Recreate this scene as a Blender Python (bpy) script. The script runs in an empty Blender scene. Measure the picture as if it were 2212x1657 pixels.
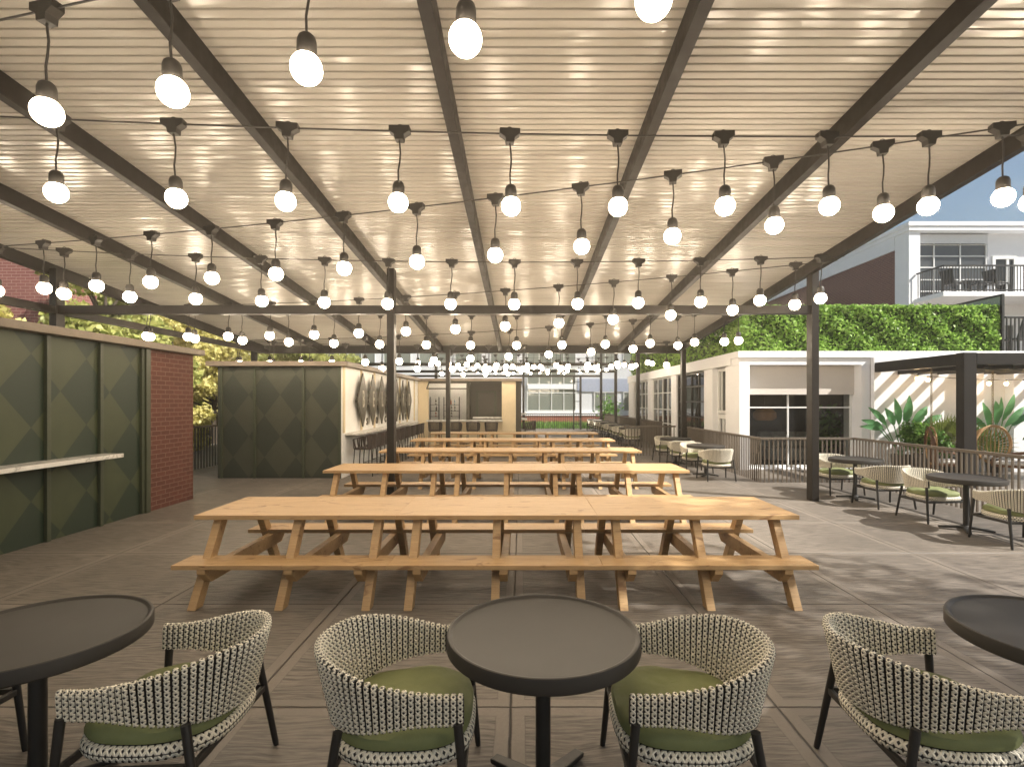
import bpy, bmesh, math, random
import numpy as np
from mathutils import Vector, Matrix

random.seed(7)
np.random.seed(7)
S = bpy.context.scene
COL = S.collection
PI = math.pi

# ------------------------------------------------------------------ camera
EYE = 1.75
F_PX = 1130.0            # focal length in pixels of a 2212 px wide picture
cam_data = bpy.data.cameras.new('camera')
cam = bpy.data.objects.new('camera', cam_data)
COL.objects.link(cam)
cam.location = (0, 0, EYE)
cam.rotation_euler = (math.radians(90), 0, 0)
cam_data.sensor_width = 36.0
cam_data.lens = 36.0 * F_PX / 2212.0
cam_data.shift_x = -19.0 / 2212.0
cam_data.shift_y = 39.5 / 2212.0
cam_data.clip_start = 0.05
cam_data.clip_end = 600
S.camera = cam

# ------------------------------------------------------------------ world, sun, exposure
SUN_DIR = Vector((1.0, -0.47, 1.0)).normalized()
w = bpy.data.worlds.new("World")
S.world = w
w.use_nodes = True
wn = w.node_tree
for n in list(wn.nodes):
    wn.nodes.remove(n)
sky = wn.nodes.new('ShaderNodeTexSky')
sky.sky_type = 'NISHITA'
sky.sun_disc = False
sky.sun_elevation = math.asin(SUN_DIR.z)
sky.sun_rotation = math.atan2(SUN_DIR.x, SUN_DIR.y)
sky.air_density = 1.3
sky.dust_density = 1.0
bg = wn.nodes.new('ShaderNodeBackground')
bg.inputs['Strength'].default_value = 0.055
wo = wn.nodes.new('ShaderNodeOutputWorld')
wn.links.new(sky.outputs[0], bg.inputs['Color'])
wn.links.new(bg.outputs[0], wo.inputs['Surface'])

sun_data = bpy.data.lights.new('sun', 'SUN')
sun_data.energy = 5.0
sun_data.angle = math.radians(0.55)
sun_data.color = (1.0, 0.95, 0.87)
sun = bpy.data.objects.new('sun', sun_data)
COL.objects.link(sun)
sun.rotation_euler = SUN_DIR.to_track_quat('Z', 'Y').to_euler()
sun.location = (20, -4, 20)

S.view_settings.view_transform = 'Standard'
S.view_settings.look = 'None'
S.view_settings.exposure = 0.98
S.view_settings.gamma = 1.0
S.view_settings.use_curve_mapping = False
S.render.engine = 'CYCLES'
S.cycles.use_denoising = True
S.cycles.max_bounces = 7
S.cycles.diffuse_bounces = 4
S.cycles.glossy_bounces = 3
S.cycles.transmission_bounces = 3
S.cycles.transparent_max_bounces = 6
S.cycles.sample_clamp_indirect = 4.0
S.cycles.caustics_reflective = False
S.cycles.caustics_refractive = False
BULB_STRENGTH = 32.5
BULB_COLOR = (1.0, 0.83, 0.62)

# ------------------------------------------------------------------ helpers: meshes
class MB:
    """collects shapes and links them as one mesh object"""
    def __init__(s):
        s.v, s.f, s.uv = [], [], {}
    def quad(s, a, b, c, d):
        i = len(s.v); s.v += [tuple(a), tuple(b), tuple(c), tuple(d)]; s.f.append((i, i+1, i+2, i+3)); return s
    def box(s, x0, x1, y0, y1, z0, z1):
        i = len(s.v)
        s.v += [(x0,y0,z0),(x1,y0,z0),(x1,y1,z0),(x0,y1,z0),(x0,y0,z1),(x1,y0,z1),(x1,y1,z1),(x0,y1,z1)]
        s.f += [(i,i+3,i+2,i+1),(i+4,i+5,i+6,i+7),(i,i+1,i+5,i+4),(i+1,i+2,i+6,i+5),(i+2,i+3,i+7,i+6),(i+3,i,i+4,i+7)]
        return s
    def bar(s, p, q, wx, wy, up=(0,0,1), q_scale=1.0):
        """rectangular bar from p to q; wx across, wy along 'up'"""
        p, q = Vector(p), Vector(q); d = (q-p).normalized(); u = Vector(up)
        if abs(d.dot(u)) > 0.99: u = Vector((0,1,0))
        sd = d.cross(u).normalized(); u = sd.cross(d).normalized()
        i = len(s.v)
        for c, k in ((p, 1.0), (q, q_scale)):
            for a, b in ((-1,-1),(1,-1),(1,1),(-1,1)):
                s.v.append(tuple(c + sd*a*wx*0.5*k + u*b*wy*0.5*k))
        s.f += [(i,i+1,i+2,i+3),(i+7,i+6,i+5,i+4),(i,i+4,i+5,i+1),(i+1,i+5,i+6,i+2),(i+2,i+6,i+7,i+3),(i+3,i+7,i+4,i)]
        return s
    def tube(s, pts, r, n=8, closed=False):
        pts = [Vector(p) for p in pts]; N = len(pts)
        rs = r if isinstance(r, (list, tuple)) else [r]*N
        base = len(s.v); prev = None
        for k in range(N):
            if closed: d = pts[(k+1) % N] - pts[k-1]
            else: d = pts[min(k+1, N-1)] - pts[max(k-1, 0)]
            d = d.normalized()
            if prev is None:
                a = Vector((0,0,1)) if abs(d.z) < 0.9 else Vector((1,0,0))
                u = d.cross(a).normalized()
            else:
                u = (prev - d*prev.dot(d)).normalized()
            prev = u; vv = d.cross(u)
            for j in range(n):
                t = 2*PI*j/n
                s.v.append(tuple(pts[k] + (u*math.cos(t) + vv*math.sin(t))*rs[k]))
        m = N if closed else N-1
        for k in range(m):
            for j in range(n):
                a = base + k*n + j; b = base + k*n + (j+1) % n
                c = base + ((k+1) % N)*n + (j+1) % n; d_ = base + ((k+1) % N)*n + j
                s.f.append((a, b, c, d_))
        if not closed:
            s.f.append(tuple(base + j for j in reversed(range(n))))
            s.f.append(tuple(base + (N-1)*n + j for j in range(n)))
        return s
    def lathe(s, prof, n=32, c=(0,0,0), cap=True):
        base = len(s.v)
        for (r, z) in prof:
            for j in range(n):
                t = 2*PI*j/n
                s.v.append((c[0]+r*math.cos(t), c[1]+r*math.sin(t), c[2]+z))
        for k in range(len(prof)-1):
            for j in range(n):
                s.f.append((base+k*n+j, base+k*n+(j+1) % n, base+(k+1)*n+(j+1) % n, base+(k+1)*n+j))
        if cap:
            s.f.append(tuple(base+j for j in reversed(range(n))))
            s.f.append(tuple(base+(len(prof)-1)*n+j for j in range(n)))
        return s
    def prism(s, poly, axis, a, b):
        """2D polygon extruded along an axis ('x': poly is (y,z); 'y': (x,z); 'z': (x,y))"""
        def P(p, t):
            return {'x': (t,p[0],p[1]), 'y': (p[0],t,p[1]), 'z': (p[0],p[1],t)}[axis]
        n = len(poly); i = len(s.v)
        s.v += [P(p, a) for p in poly] + [P(p, b) for p in poly]
        s.f += [tuple(i+k for k in range(n)), tuple(i+n+k for k in reversed(range(n)))]
        for k in range(n):
            s.f.append((i+(k+1) % n, i+k, i+n+k, i+n+(k+1) % n))
        return s
    def build(s, name, mat, parent=None, smooth=False, bevel=0, loc=None, fix=True):
        me = bpy.data.meshes.new(name)
        me.from_pydata(s.v, [], s.f)
        if fix:
            bm = bmesh.new(); bm.from_mesh(me)
            bmesh.ops.recalc_face_normals(bm, faces=bm.faces)
            bm.to_mesh(me); bm.free()
        me.materials.append(mat)
        if smooth:
            me.polygons.foreach_set('use_smooth', [True]*len(me.polygons))
            try: me.set_sharp_from_angle(angle=math.radians(40))
            except Exception: pass
        o = bpy.data.objects.new(name, me)
        COL.objects.link(o)
        if parent is not None: o.parent = parent
        if loc is not None: o.location = loc
        if bevel:
            m = o.modifiers.new('bevel', 'BEVEL'); m.width = bevel; m.segments = 2; m.limit_method = 'ANGLE'
            m.angle_limit = math.radians(35)
        return o

def tag(o, label, cat, group=None, kind=None):
    if label: o['label'] = label
    if cat: o['category'] = cat
    if group: o['group'] = group
    if kind: o['kind'] = kind
    return o

def thing(name, label, cat, loc=(0,0,0), rz=0, group=None):
    o = bpy.data.objects.new(name, None)
    COL.objects.link(o)
    o.empty_display_size = 0.1
    o.location = loc; o.rotation_euler = (0, 0, rz)
    return tag(o, label, cat, group)

def kids(o):
    return [c for c in KID.get(o.name, [])]
KID = {}
def index_children():
    KID.clear()
    for o in bpy.data.objects:
        if o.parent: KID.setdefault(o.parent.name, []).append(o)
def dup(root, loc, rz, label, group=None):
    r = root.copy(); COL.objects.link(r); r.location = loc; r.rotation_euler = (0, 0, rz); r['label'] = label
    if group: r['group'] = group
    for ch in kids(root):
        c = ch.copy(); COL.objects.link(c); c.parent = r
        for g in kids(ch):
            d = g.copy(); COL.objects.link(d); d.parent = c
    return r

def structure(o):
    o['kind'] = 'structure'; return o

# ------------------------------------------------------------------ helpers: materials
class NT:
    def __init__(s, name):
        s.m = bpy.data.materials.new(name); s.m.use_nodes = True
        s.t = s.m.node_tree
        s.b = s.t.nodes.get('Principled BSDF'); s.out = s.t.nodes.get('Material Output')
    def n(s, typ, **kw):
        nd = s.t.nodes.new(typ)
        for k, v in kw.items(): setattr(nd, k, v)
        return nd
    def L(s, a, b): s.t.links.new(a, b)
    def set(s, node, name, val):
        node.inputs[name].default_value = val
    def math(s, op, a, b=None, c=None):
        nd = s.n('ShaderNodeMath', operation=op)
        for i, x in enumerate((a, b, c)):
            if x is None: continue
            if isinstance(x, (int, float)): nd.inputs[i].default_value = x
            else: s.L(x, nd.inputs[i])
        return nd.outputs[0]
    def coord(s, kind='Object'):
        return s.n('ShaderNodeTexCoord').outputs[kind]
    def sep(s, v):
        nd = s.n('ShaderNodeSeparateXYZ'); s.L(v, nd.inputs[0]); return nd.outputs
    def comb(s, x, y, z=0.0):
        nd = s.n('ShaderNodeCombineXYZ')
        for i, q in enumerate((x, y, z)):
            if isinstance(q, (int, float)): nd.inputs[i].default_value = q
            else: s.L(q, nd.inputs[i])
        return nd.outputs[0]
    def scale(s, v, sc):
        nd = s.n('ShaderNodeMapping'); s.L(v, nd.inputs[0]); nd.inputs['Scale'].default_value = sc; return nd.outputs[0]
    def noise(s, v, sc, det=3.0, rough=0.55, dist=0.0):
        nd = s.n('ShaderNodeTexNoise')
        if v is not None: s.L(v, nd.inputs['Vector'])
        nd.inputs['Scale'].default_value = sc; nd.inputs['Detail'].default_value = det
        nd.inputs['Roughness'].default_value = rough; nd.inputs['Distortion'].default_value = dist
        return nd.outputs[0]
    def ramp(s, f, stops):
        nd = s.n('ShaderNodeValToRGB'); s.L(f, nd.inputs[0])
        el = nd.color_ramp.elements
        while len(el) < len(stops): el.new(0.5)
        for e, (p, c) in zip(el, stops):
            e.position = p; e.color = (c[0], c[1], c[2], 1) if not isinstance(c, (int, float)) else (c, c, c, 1)
        return nd.outputs[0]
    def mix(s, f, a, b, blend='MIX'):
        nd = s.n('ShaderNodeMix', data_type='RGBA', blend_type=blend)
        for i, x in ((0, f), (6, a), (7, b)):
            if isinstance(x, (int, float)): nd.inputs[i].default_value = x
            elif isinstance(x, tuple): nd.inputs[i].default_value = (x[0], x[1], x[2], 1)
            else: s.L(x, nd.inputs[i])
        return nd.outputs[2]
    def bump(s, h, dist=0.01, strength=1.0):
        nd = s.n('ShaderNodeBump'); nd.inputs['Distance'].default_value = dist; nd.inputs['Strength'].default_value = strength
        s.L(h, nd.inputs['Height']); s.L(nd.outputs[0], s.b.inputs['Normal']); return nd
    def col(s, x):
        if isinstance(x, tuple): s.b.inputs['Base Color'].default_value = (x[0], x[1], x[2], 1)
        else: s.L(x, s.b.inputs['Base Color'])
    def rough(s, x):
        if isinstance(x, (int, float)): s.b.inputs['Roughness'].default_value = x
        else: s.L(x, s.b.inputs['Roughness'])

def plain(name, c, rough=0.6, var=0.12, sc=6.0, bump=0.0, metal=0.0, spec=0.5, rv=0.08):
    """painted surface with slight mottling"""
    t = NT(name); co = t.coord()
    f = t.noise(co, sc, 5, 0.6)
    d = tuple(x*(1-var) for x in c); u = tuple(min(1, x*(1+var)) for x in c)
    t.col(t.ramp(f, [(0.3, d), (0.7, u)]))
    f2 = t.noise(co, sc*3.1, 4)
    t.rough(t.ramp(f2, [(0.3, max(0.02, rough-rv)), (0.7, min(1, rough+rv))]))
    t.b.inputs['Metallic'].default_value = metal
    t.b.inputs['Specular IOR Level'].default_value = spec
    if bump: t.bump(t.noise(co, sc*12, 3), bump)
    return t.m

def mat_wood(name, a, b, dark, sc=1.0):
    t = NT(name); co = t.coord()
    oi = t.n('ShaderNodeObjectInfo')
    off = t.n('ShaderNodeVectorMath', operation='ADD'); t.L(co, off.inputs[0])
    rnd = t.math('MULTIPLY', oi.outputs['Random'], 17.0)
    t.L(t.comb(rnd, rnd, 0.0), off.inputs[1])
    v = off.outputs[0]
    st = t.scale(v, (1.6*sc, 22*sc, 22*sc))
    g = t.noise(st, 1.0, 6, 0.65, 0.6)
    fine = t.noise(t.scale(v, (7*sc, 150*sc, 150*sc)), 1.0, 3, 0.6)
    knots = t.noise(t.scale(v, (3.2*sc, 9*sc, 9*sc)), 1.0, 2, 0.5, 1.4)
    c1 = t.ramp(g, [(0.25, a), (0.75, b)])
    c2 = t.mix(t.ramp(fine, [(0.35, 0.0), (0.75, 0.55)]), c1, tuple(x*0.66 for x in a))
    c3 = t.mix(t.ramp(knots, [(0.63, 0.0), (0.72, 0.75)]), c2, dark)
    t.col(c3); t.rough(0.5)
    t.bump(t.mix(0.5, g, fine), 0.0015)
    return t.m

def mat_brick(name, c1, c2, mortar, bw=0.215, bh=0.075, m=0.012):
    t = NT(name); x, y, z = t.sep(t.coord())
    v = t.comb(t.math('ADD', x, y), z)
    br = t.n('ShaderNodeTexBrick'); t.L(v, br.inputs['Vector'])
    br.inputs['Scale'].default_value = 1.0; br.inputs['Brick Width'].default_value = bw; br.inputs['Row Height'].default_value = bh
    br.inputs['Mortar Size'].default_value = m*0.5; br.inputs['Mortar Smooth'].default_value = 0.15
    br.inputs['Color1'].default_value = (*c1, 1); br.inputs['Color2'].default_value = (*c2, 1); br.inputs['Mortar'].default_value = (*mortar, 1)
    n = t.noise(v, 30, 4)
    t.col(t.mix(t.ramp(n, [(0.3, 0.35), (0.7, 0.0)]), br.outputs['Color'], tuple(q*0.55 for q in c1)))
    t.rough(0.85)
    h = t.math('SUBTRACT', t.math('MULTIPLY', n, 0.3), br.outputs['Fac'])
    t.bump(h, 0.006)
    return t.m

def mat_argyle(name, c_dark, c_light, w_, h_, ph_u, ph_z):
    """tall painted diamonds in two greens; u runs along the wall"""
    t = NT(name); x, y, z = t.sep(t.coord())
    u = t.math('DIVIDE', t.math('SUBTRACT', t.math('ADD', x, y), ph_u), w_)
    v = t.math('DIVIDE', t.math('SUBTRACT', z, ph_z), h_)
    a = t.math('FLOOR', t.math('ADD', u, v)); b = t.math('FLOOR', t.math('SUBTRACT', u, v))
    par = t.math('FLOORED_MODULO', t.math('ADD', a, b), 2.0)
    n = t.noise(t.coord(), 4, 5)
    c = t.mix(par, c_dark, c_light)
    t.col(t.mix(t.ramp(n, [(0.35, 0.18), (0.7, 0.0)]), c, tuple(q*0.6 for q in c_dark)))
    t.rough(0.55)
    return t.m

def mat_emit(name, col, strength):
    t = NT(name)
    e = t.n('ShaderNodeEmission'); e.inputs[0].default_value = (*col, 1); e.inputs[1].default_value = strength
    t.L(e.outputs[0], t.out.inputs['Surface'])
    return t.m

def mat_leaf(name, lo, mid, hi, sc=2.0):
    t = NT(name)
    geo = t.n('ShaderNodeNewGeometry')
    n = t.noise(t.coord(), sc, 3, 0.6)
    f = t.math('ADD', t.math('MULTIPLY', geo.outputs['Random Per Island'], 0.6), t.math('MULTIPLY', n, 0.4))
    t.col(t.ramp(f, [(0.2, lo), (0.5, mid), (0.85, hi)]))
    t.rough(0.5)
    tr = t.n('ShaderNodeBsdfTranslucent')
    mx = t.n('ShaderNodeMixShader'); mx.inputs[0].default_value = 0.42
    t.L(t.b.inputs['Base Color'].links[0].from_socket, tr.inputs[0])
    t.L(t.b.outputs[0], mx.inputs[1]); t.L(tr.outputs[0], mx.inputs[2]); t.L(mx.outputs[0], t.out.inputs['Surface'])
    return t.m

def mat_glass(name, tint, see=0.0, rough=0.02):
    """window glass: dark body with mirror-like fresnel; see > 0 lets part of the room show"""
    t = NT(name)
    t.col(tint); t.rough(rough); t.b.inputs['IOR'].default_value = 1.52
    wv = t.noise(t.coord(), 1.7, 2); t.bump(wv, 0.012, 0.25)
    if see > 0:
        tr = t.n('ShaderNodeBsdfTransparent'); tr.inputs[0].default_value = (0.8, 0.82, 0.8, 1)
        mx = t.n('ShaderNodeMixShader'); mx.inputs[0].default_value = see
        t.L(t.b.outputs[0], mx.inputs[1]); t.L(tr.outputs[0], mx.inputs[2]); t.L(mx.outputs[0], t.out.inputs['Surface'])
    return t.m

M = {}
M['steel'] = plain('dark_bronze_paint', (0.014, 0.0105, 0.008), 0.5, 0.15, 3, 0.0004, 0.0, 0.3)
M['black'] = plain('black_powder_coat', (0.014, 0.013, 0.012), 0.45, 0.1, 8)
M['lampblack'] = plain('black_plastic', (0.03, 0.026, 0.022), 0.5, 0.1, 9)
M['tabletop'] = plain('dark_grey_laminate', (0.032, 0.028, 0.024), 0.50, 0.015, 2, 0, 0.0, 0.25, 0.01)
M['wood'] = mat_wood('pale_oak', (0.44, 0.27, 0.125), (0.60, 0.40, 0.20), (0.19, 0.09, 0.035))
M['rail'] = plain('bronze_rail_paint', (0.115, 0.092, 0.070), 0.4, 0.12, 4)
M['white'] = plain('white_render', (0.85, 0.85, 0.86), 0.7, 0.03, 2, 0.0006)
M['shade'] = plain('beige_blind_cloth', (0.62, 0.57, 0.52), 0.9, 0.03, 30)
M['cream'] = plain('cream_paint', (0.72, 0.60, 0.40), 0.6, 0.05, 3)
M['signwall'] = plain('off_white_board', (0.88, 0.87, 0.84), 0.6, 0.04, 3)
M['capwood'] = plain('taupe_cap_board', (0.17, 0.135, 0.10), 0.6, 0.12, 5)
M['greentrim'] = plain('dark_green_trim', (0.042, 0.050, 0.028), 0.5, 0.1, 5)
M['brown'] = plain('dark_brown_shutter', (0.055, 0.047, 0.034), 0.5, 0.1, 4)
M['signplate'] = plain('dark_olive_plate', (0.07, 0.062, 0.045), 0.5, 0.08, 5)
M['signletter'] = plain('pale_letter_paint', (0.42, 0.40, 0.33), 0.5, 0.05, 5)
M['cushion'] = plain('sage_green_cushion', (0.18, 0.20, 0.082), 0.75, 0.10, 7, 0.001)
M['whitecloth'] = plain('white_cloth', (0.75, 0.73, 0.70), 0.9, 0.05, 20)
M['strap'] = plain('brown_strap', (0.036, 0.024, 0.02), 0.55, 0.15, 10)
M['brick'] = mat_brick('red_brick', (0.125, 0.040, 0.025), (0.095, 0.028, 0.018), (0.21, 0.13, 0.10))
M['brickfar'] = mat_brick('brown_brick', (0.20, 0.085, 0.062), (0.16, 0.065, 0.05), (0.38, 0.27, 0.22))
M['brickbase'] = mat_brick('orange_brick', (0.36, 0.12, 0.07), (0.30, 0.09, 0.055), (0.42, 0.3, 0.24))
M['brickleft'] = mat_brick('pink_brick', (0.24, 0.085, 0.065), (0.20, 0.065, 0.05), (0.40, 0.28, 0.24), 0.30, 0.10, 0.016)
M['argyle1'] = mat_argyle('green_argyle_board', (0.011, 0.024, 0.012), (0.042, 0.053, 0.022), 0.81, 0.90, 0.0, 1.886)
M['argyle2'] = mat_argyle('green_argyle_board_pale', (0.028, 0.034, 0.024), (0.055, 0.058, 0.038), 0.72, 0.95, 0.0, 1.91)
M['bulb'] = mat_emit('lit_bulb', BULB_COLOR, BULB_STRENGTH)
M['smallbulb'] = mat_emit('lit_small_bulb', (1.0, 0.66, 0.32), 30.0)
M['glass'] = mat_glass('dark_window_glass', (0.015, 0.016, 0.016))
M['glassroom'] = mat_glass('shop_window_glass', (0.012, 0.012, 0.012), 0.55)
M['glassfar'] = mat_glass('pale_window_glass', (0.20, 0.22, 0.19), 0.0, 0.05)
M['glassframe'] = plain('white_window_frame', (0.72, 0.72, 0.70), 0.5, 0.03)
M['frost'] = plain('frosted_green_glass', (0.28, 0.33, 0.28), 0.25, 0.05)
M['bluepanel'] = plain('grey_blue_panel', (0.36, 0.40, 0.50), 0.5, 0.04)
M['lightpanel'] = plain('light_grey_panel', (0.66, 0.67, 0.68), 0.5, 0.03)
M['hedge'] = mat_leaf('hedge_leaf', (0.13, 0.23, 0.04), (0.32, 0.53, 0.09), (0.48, 0.66, 0.18), 3)
M['bushleaf'] = mat_leaf('bush_leaf', (0.05, 0.12, 0.025), (0.12, 0.26, 0.05), (0.24, 0.40, 0.09), 4)
M['autumn'] = mat_leaf('yellow_green_leaf', (0.34, 0.31, 0.08), (0.60, 0.54, 0.18), (0.80, 0.72, 0.32), 0.5)
M['autumngreen'] = mat_leaf('olive_green_leaf', (0.22, 0.26, 0.06), (0.44, 0.46, 0.13), (0.66, 0.63, 0.25), 0.5)
M['paddle'] = mat_leaf('paddle_leaf', (0.06, 0.19, 0.07), (0.10, 0.28, 0.10), (0.17, 0.38, 0.14), 1.5)
M['palm'] = mat_leaf('palm_leaf', (0.09, 0.13, 0.02), (0.17, 0.22, 0.04), (0.27, 0.31, 0.07), 3)
M['grass'] = mat_leaf('grass_blade', (0.06, 0.16, 0.02), (0.14, 0.32, 0.05), (0.26, 0.42, 0.09), 2)
M['bark'] = plain('bark', (0.06, 0.045, 0.03), 0.9, 0.3, 8, 0.01)
M['rattan'] = plain('rattan', (0.42, 0.25, 0.11), 0.55, 0.2, 20)
M['rattandark'] = plain('brown_rattan', (0.15, 0.075, 0.04), 0.6, 0.2, 20)
M['chain'] = plain('brass_chain', (0.20, 0.14, 0.06), 0.35, 0.15, 20, 0, 0.8)
M['planter'] = plain('dark_planter', (0.045, 0.04, 0.035), 0.6, 0.15, 5)
M['soil'] = plain('soil', (0.03, 0.022, 0.015), 1.0, 0.3, 20)
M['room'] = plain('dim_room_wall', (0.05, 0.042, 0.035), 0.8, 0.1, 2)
M['orange'] = plain('orange_lampshade', (0.5, 0.22, 0.05), 0.7, 0.1, 6)
M['steelsink'] = plain('dark_bottle', (0.03, 0.02, 0.012), 0.15, 0.1, 6)
M['redlabel'] = plain('red_label', (0.45, 0.06, 0.03), 0.5, 0.1, 6)
M['bottleblue'] = plain('pale_blue_bottle', (0.25, 0.42, 0.55), 0.15, 0.1, 6)
M['bottleamber'] = plain('amber_bottle', (0.42, 0.14, 0.03), 0.15, 0.1, 6)

def mat_marble():
    t = NT('white_marble'); co = t.coord()
    n = t.noise(co, 2.2, 6, 0.6, 1.6)
    f = t.math('ABSOLUTE', t.math('SUBTRACT', n, 0.5))
    t.col(t.ramp(f, [(0.0, (0.42, 0.40, 0.37)), (0.035, (0.66, 0.64, 0.60)), (0.2, (0.74, 0.72, 0.68))])); t.rough(0.25)
    return t.m
M['marble'] = mat_marble()

def mat_ceiling():
    t = NT('corrugated_steel_sheet'); co = t.coord()
    n = t.noise(t.scale(co, (0.5, 3.0, 1)), 1.0, 4)
    t.col(t.ramp(n, [(0.3, (0.47, 0.445, 0.395)), (0.7, (0.54, 0.51, 0.455))]))
    t.rough(0.24); t.b.inputs['Metallic'].default_value = 0.0; t.b.inputs['Specular IOR Level'].default_value = 0.6
    wv = t.noise(t.scale(co, (0.9, 4.0, 1.0)), 1.0, 2, 0.5, 0.3)
    t.bump(wv, 0.045, 0.6)
    return t.m
M['ceiling'] = mat_ceiling()

def mat_floor(name, tone):
    """broom-finished concrete slabs: tooled joints, smooth margins, brushed fields, stains"""
    t = NT(name); co = t.coord(); x, y, z = t.sep(co)
    P = 1.527
    wob = t.math('MULTIPLY', t.math('SUBTRACT', t.noise(co, 7, 3), 0.5), 0.012)
    def cell(q, off):
        f = t.math('FRACT', t.math('DIVIDE', t.math('ADD', t.math('SUBTRACT', q, off), wob), P))
        return t.math('MULTIPLY', t.math('MINIMUM', f, t.math('SUBTRACT', 1.0, f)), P)   # metres to nearest joint
    d = t.math('MINIMUM', cell(x, -0.057), cell(y, 3.0))
    joint = t.math('SUBTRACT', 1.0, t.math('SMOOTH_MIN', t.math('DIVIDE', d, 0.010), 1.0, 0.15))
    margin = t.math('LESS_THAN', d, 0.080)
    edge = t.math('LESS_THAN', t.math('ABSOLUTE', t.math('SUBTRACT', d, 0.081)), 0.004)
    warp = t.math('MULTIPLY', t.math('SUBTRACT', t.noise(co, 1.1, 2), 0.5), 0.25)
    br_v = t.comb(t.math('MULTIPLY', x, 4.5), t.math('MULTIPLY', t.math('ADD', y, warp), 52.0), 0.0)
    broom = t.noise(br_v, 1.0, 3, 0.6)
    blot = t.noise(co, 0.55, 6, 0.6)
    speck = t.noise(co, 45, 3, 0.7)
    sx = t.math('FLOOR', t.math('DIVIDE', t.math('SUBTRACT', x, -0.057), P)); sy = t.math('FLOOR', t.math('DIVIDE', t.math('SUBTRACT', y, 3.0), P))
    wn_ = t.n('ShaderNodeTexWhiteNoise', noise_dimensions='2D'); t.L(t.comb(sx, sy), wn_.inputs['Vector'])
    slab = t.ramp(wn_.outputs[0], [(0.0, 0.80), (1.0, 1.0)])
    spill = t.ramp(t.noise(co, 1.9, 5, 0.7, 0.8), [(0.60, 0.0), (0.70, 0.40)])
    base = t.ramp(blot, [(0.25, tuple(q*0.66 for q in tone)), (0.55, tone), (0.8, tuple(min(1, q*1.2) for q in tone))])
    field = t.mix(t.ramp(broom, [(0.38, 0.92), (0.60, 0.0)]), base, tuple(q*0.35 for q in tone))
    smooth_ = t.mix(t.ramp(speck, [(0.35, 0.35), (0.7, 0.0)]), base, tuple(q*0.6 for q in tone))
    field = t.mix(0.05, field, tuple(q*0.3 for q in tone))
    c = t.mix(margin, field, smooth_)
    c = t.mix(t.math('MULTIPLY', edge, 0.45), c, tuple(q*0.45 for q in tone))
    c = t.mix(spill, c, tuple(q*0.5 for q in tone))
    c = t.mix(1.0, c, slab, 'MULTIPLY')
    c = t.mix(joint, c, tuple(q*0.12 for q in tone))
    t.col(c)
    t.rough(t.ramp(blot, [(0.3, 0.42), (0.7, 0.62)]))
    h = t.math('SUBTRACT', t.math('MULTIPLY', broom, t.math('SUBTRACT', 1.0, margin)), t.math('MULTIPLY', joint, 2.0))
    t.bump(h, 0.006, 0.9)
    return t.m
M['floor'] = mat_floor('broomed_concrete', (0.235, 0.203, 0.172))
M['ground'] = plain('pale_concrete', (0.30, 0.275, 0.25), 0.8, 0.15, 0.6, 0.002)

def mat_weave(name, rows=1.0):
    """white crossed cord stitches over black: u across a strand, v along it"""
    t = NT(name); uv = t.coord('UV'); u, v, _ = t.sep(uv)
    fu = t.math('FRACT', u); fv = t.math('FRACT', v)
    tv = t.math('ABSOLUTE', t.math('SUBTRACT', t.math('MULTIPLY', fv, 2.0), 1.0))
    tu = t.math('ABSOLUTE', t.math('SUBTRACT', t.math('MULTIPLY', fu, 2.0), 1.0))
    d = t.math('ABSOLUTE', t.math('SUBTRACT', tv, tu))
    st = t.math('MULTIPLY', t.ramp(d, [(0.46, 1.0), (0.58, 0.0)]), t.ramp(tu, [(0.84, 1.0), (0.95, 0.0)]))
    t.col(t.mix(st, (0.012, 0.011, 0.010), (0.86, 0.80, 0.67)))
    t.rough(0.6)
    t.bump(t.ramp(d, [(0.0, 1.0), (0.45, 0.0)]), 0.004)
    return t.m
M['weave'] = mat_weave('woven_cord')

def world_loc(o):
    v = Vector((0, 0, 0))
    while o is not None:
        v += Vector(o.location); o = o.parent
    return v
def W(mb, name, mat, parent, **kw):
    """mesh written in world coordinates, made a child of an unrotated thing"""
    o = mb.build(name, mat, parent, **kw)
    if parent is not None: o.location = -world_loc(parent)
    return o

# ================================================================== ground
g = MB().quad((-75,-75,-0.03),(75,-75,-0.03),(75,75,-0.03),(-75,75,-0.03)).build('ground', M['ground'])
structure(g)
fl = MB().quad((-34,-12,0),(34,-12,0),(34,34.2,0),(-34,34.2,0)).build('patio_floor', M['floor'])
structure(fl)

def blades(n, x0, x1, y0, y1, h0, h1, wd):
    v = []; f = []
    for k in range(n):
        x = random.uniform(x0, x1); y = random.uniform(y0, y1); h = random.uniform(h0, h1); a = random.uniform(0, PI)
        dx, dy = math.cos(a)*wd, math.sin(a)*wd; lx, ly = random.uniform(-.4,.4)*h, random.uniform(-.4,.4)*h
        i = len(v); v += [(x-dx,y-dy,0),(x+dx,y+dy,0),(x+lx,y+ly,h)]; f.append((i,i+1,i+2))
    return v, f
b = MB(); b.v, b.f = blades(9000, -6, 10, 34.3, 39.5, 0.12, 0.42, 0.035)
gr = b.build('grass', M['grass'], fix=False)
tag(gr, 'bright green grass strip behind the far railing', 'grass', kind='stuff')

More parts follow.
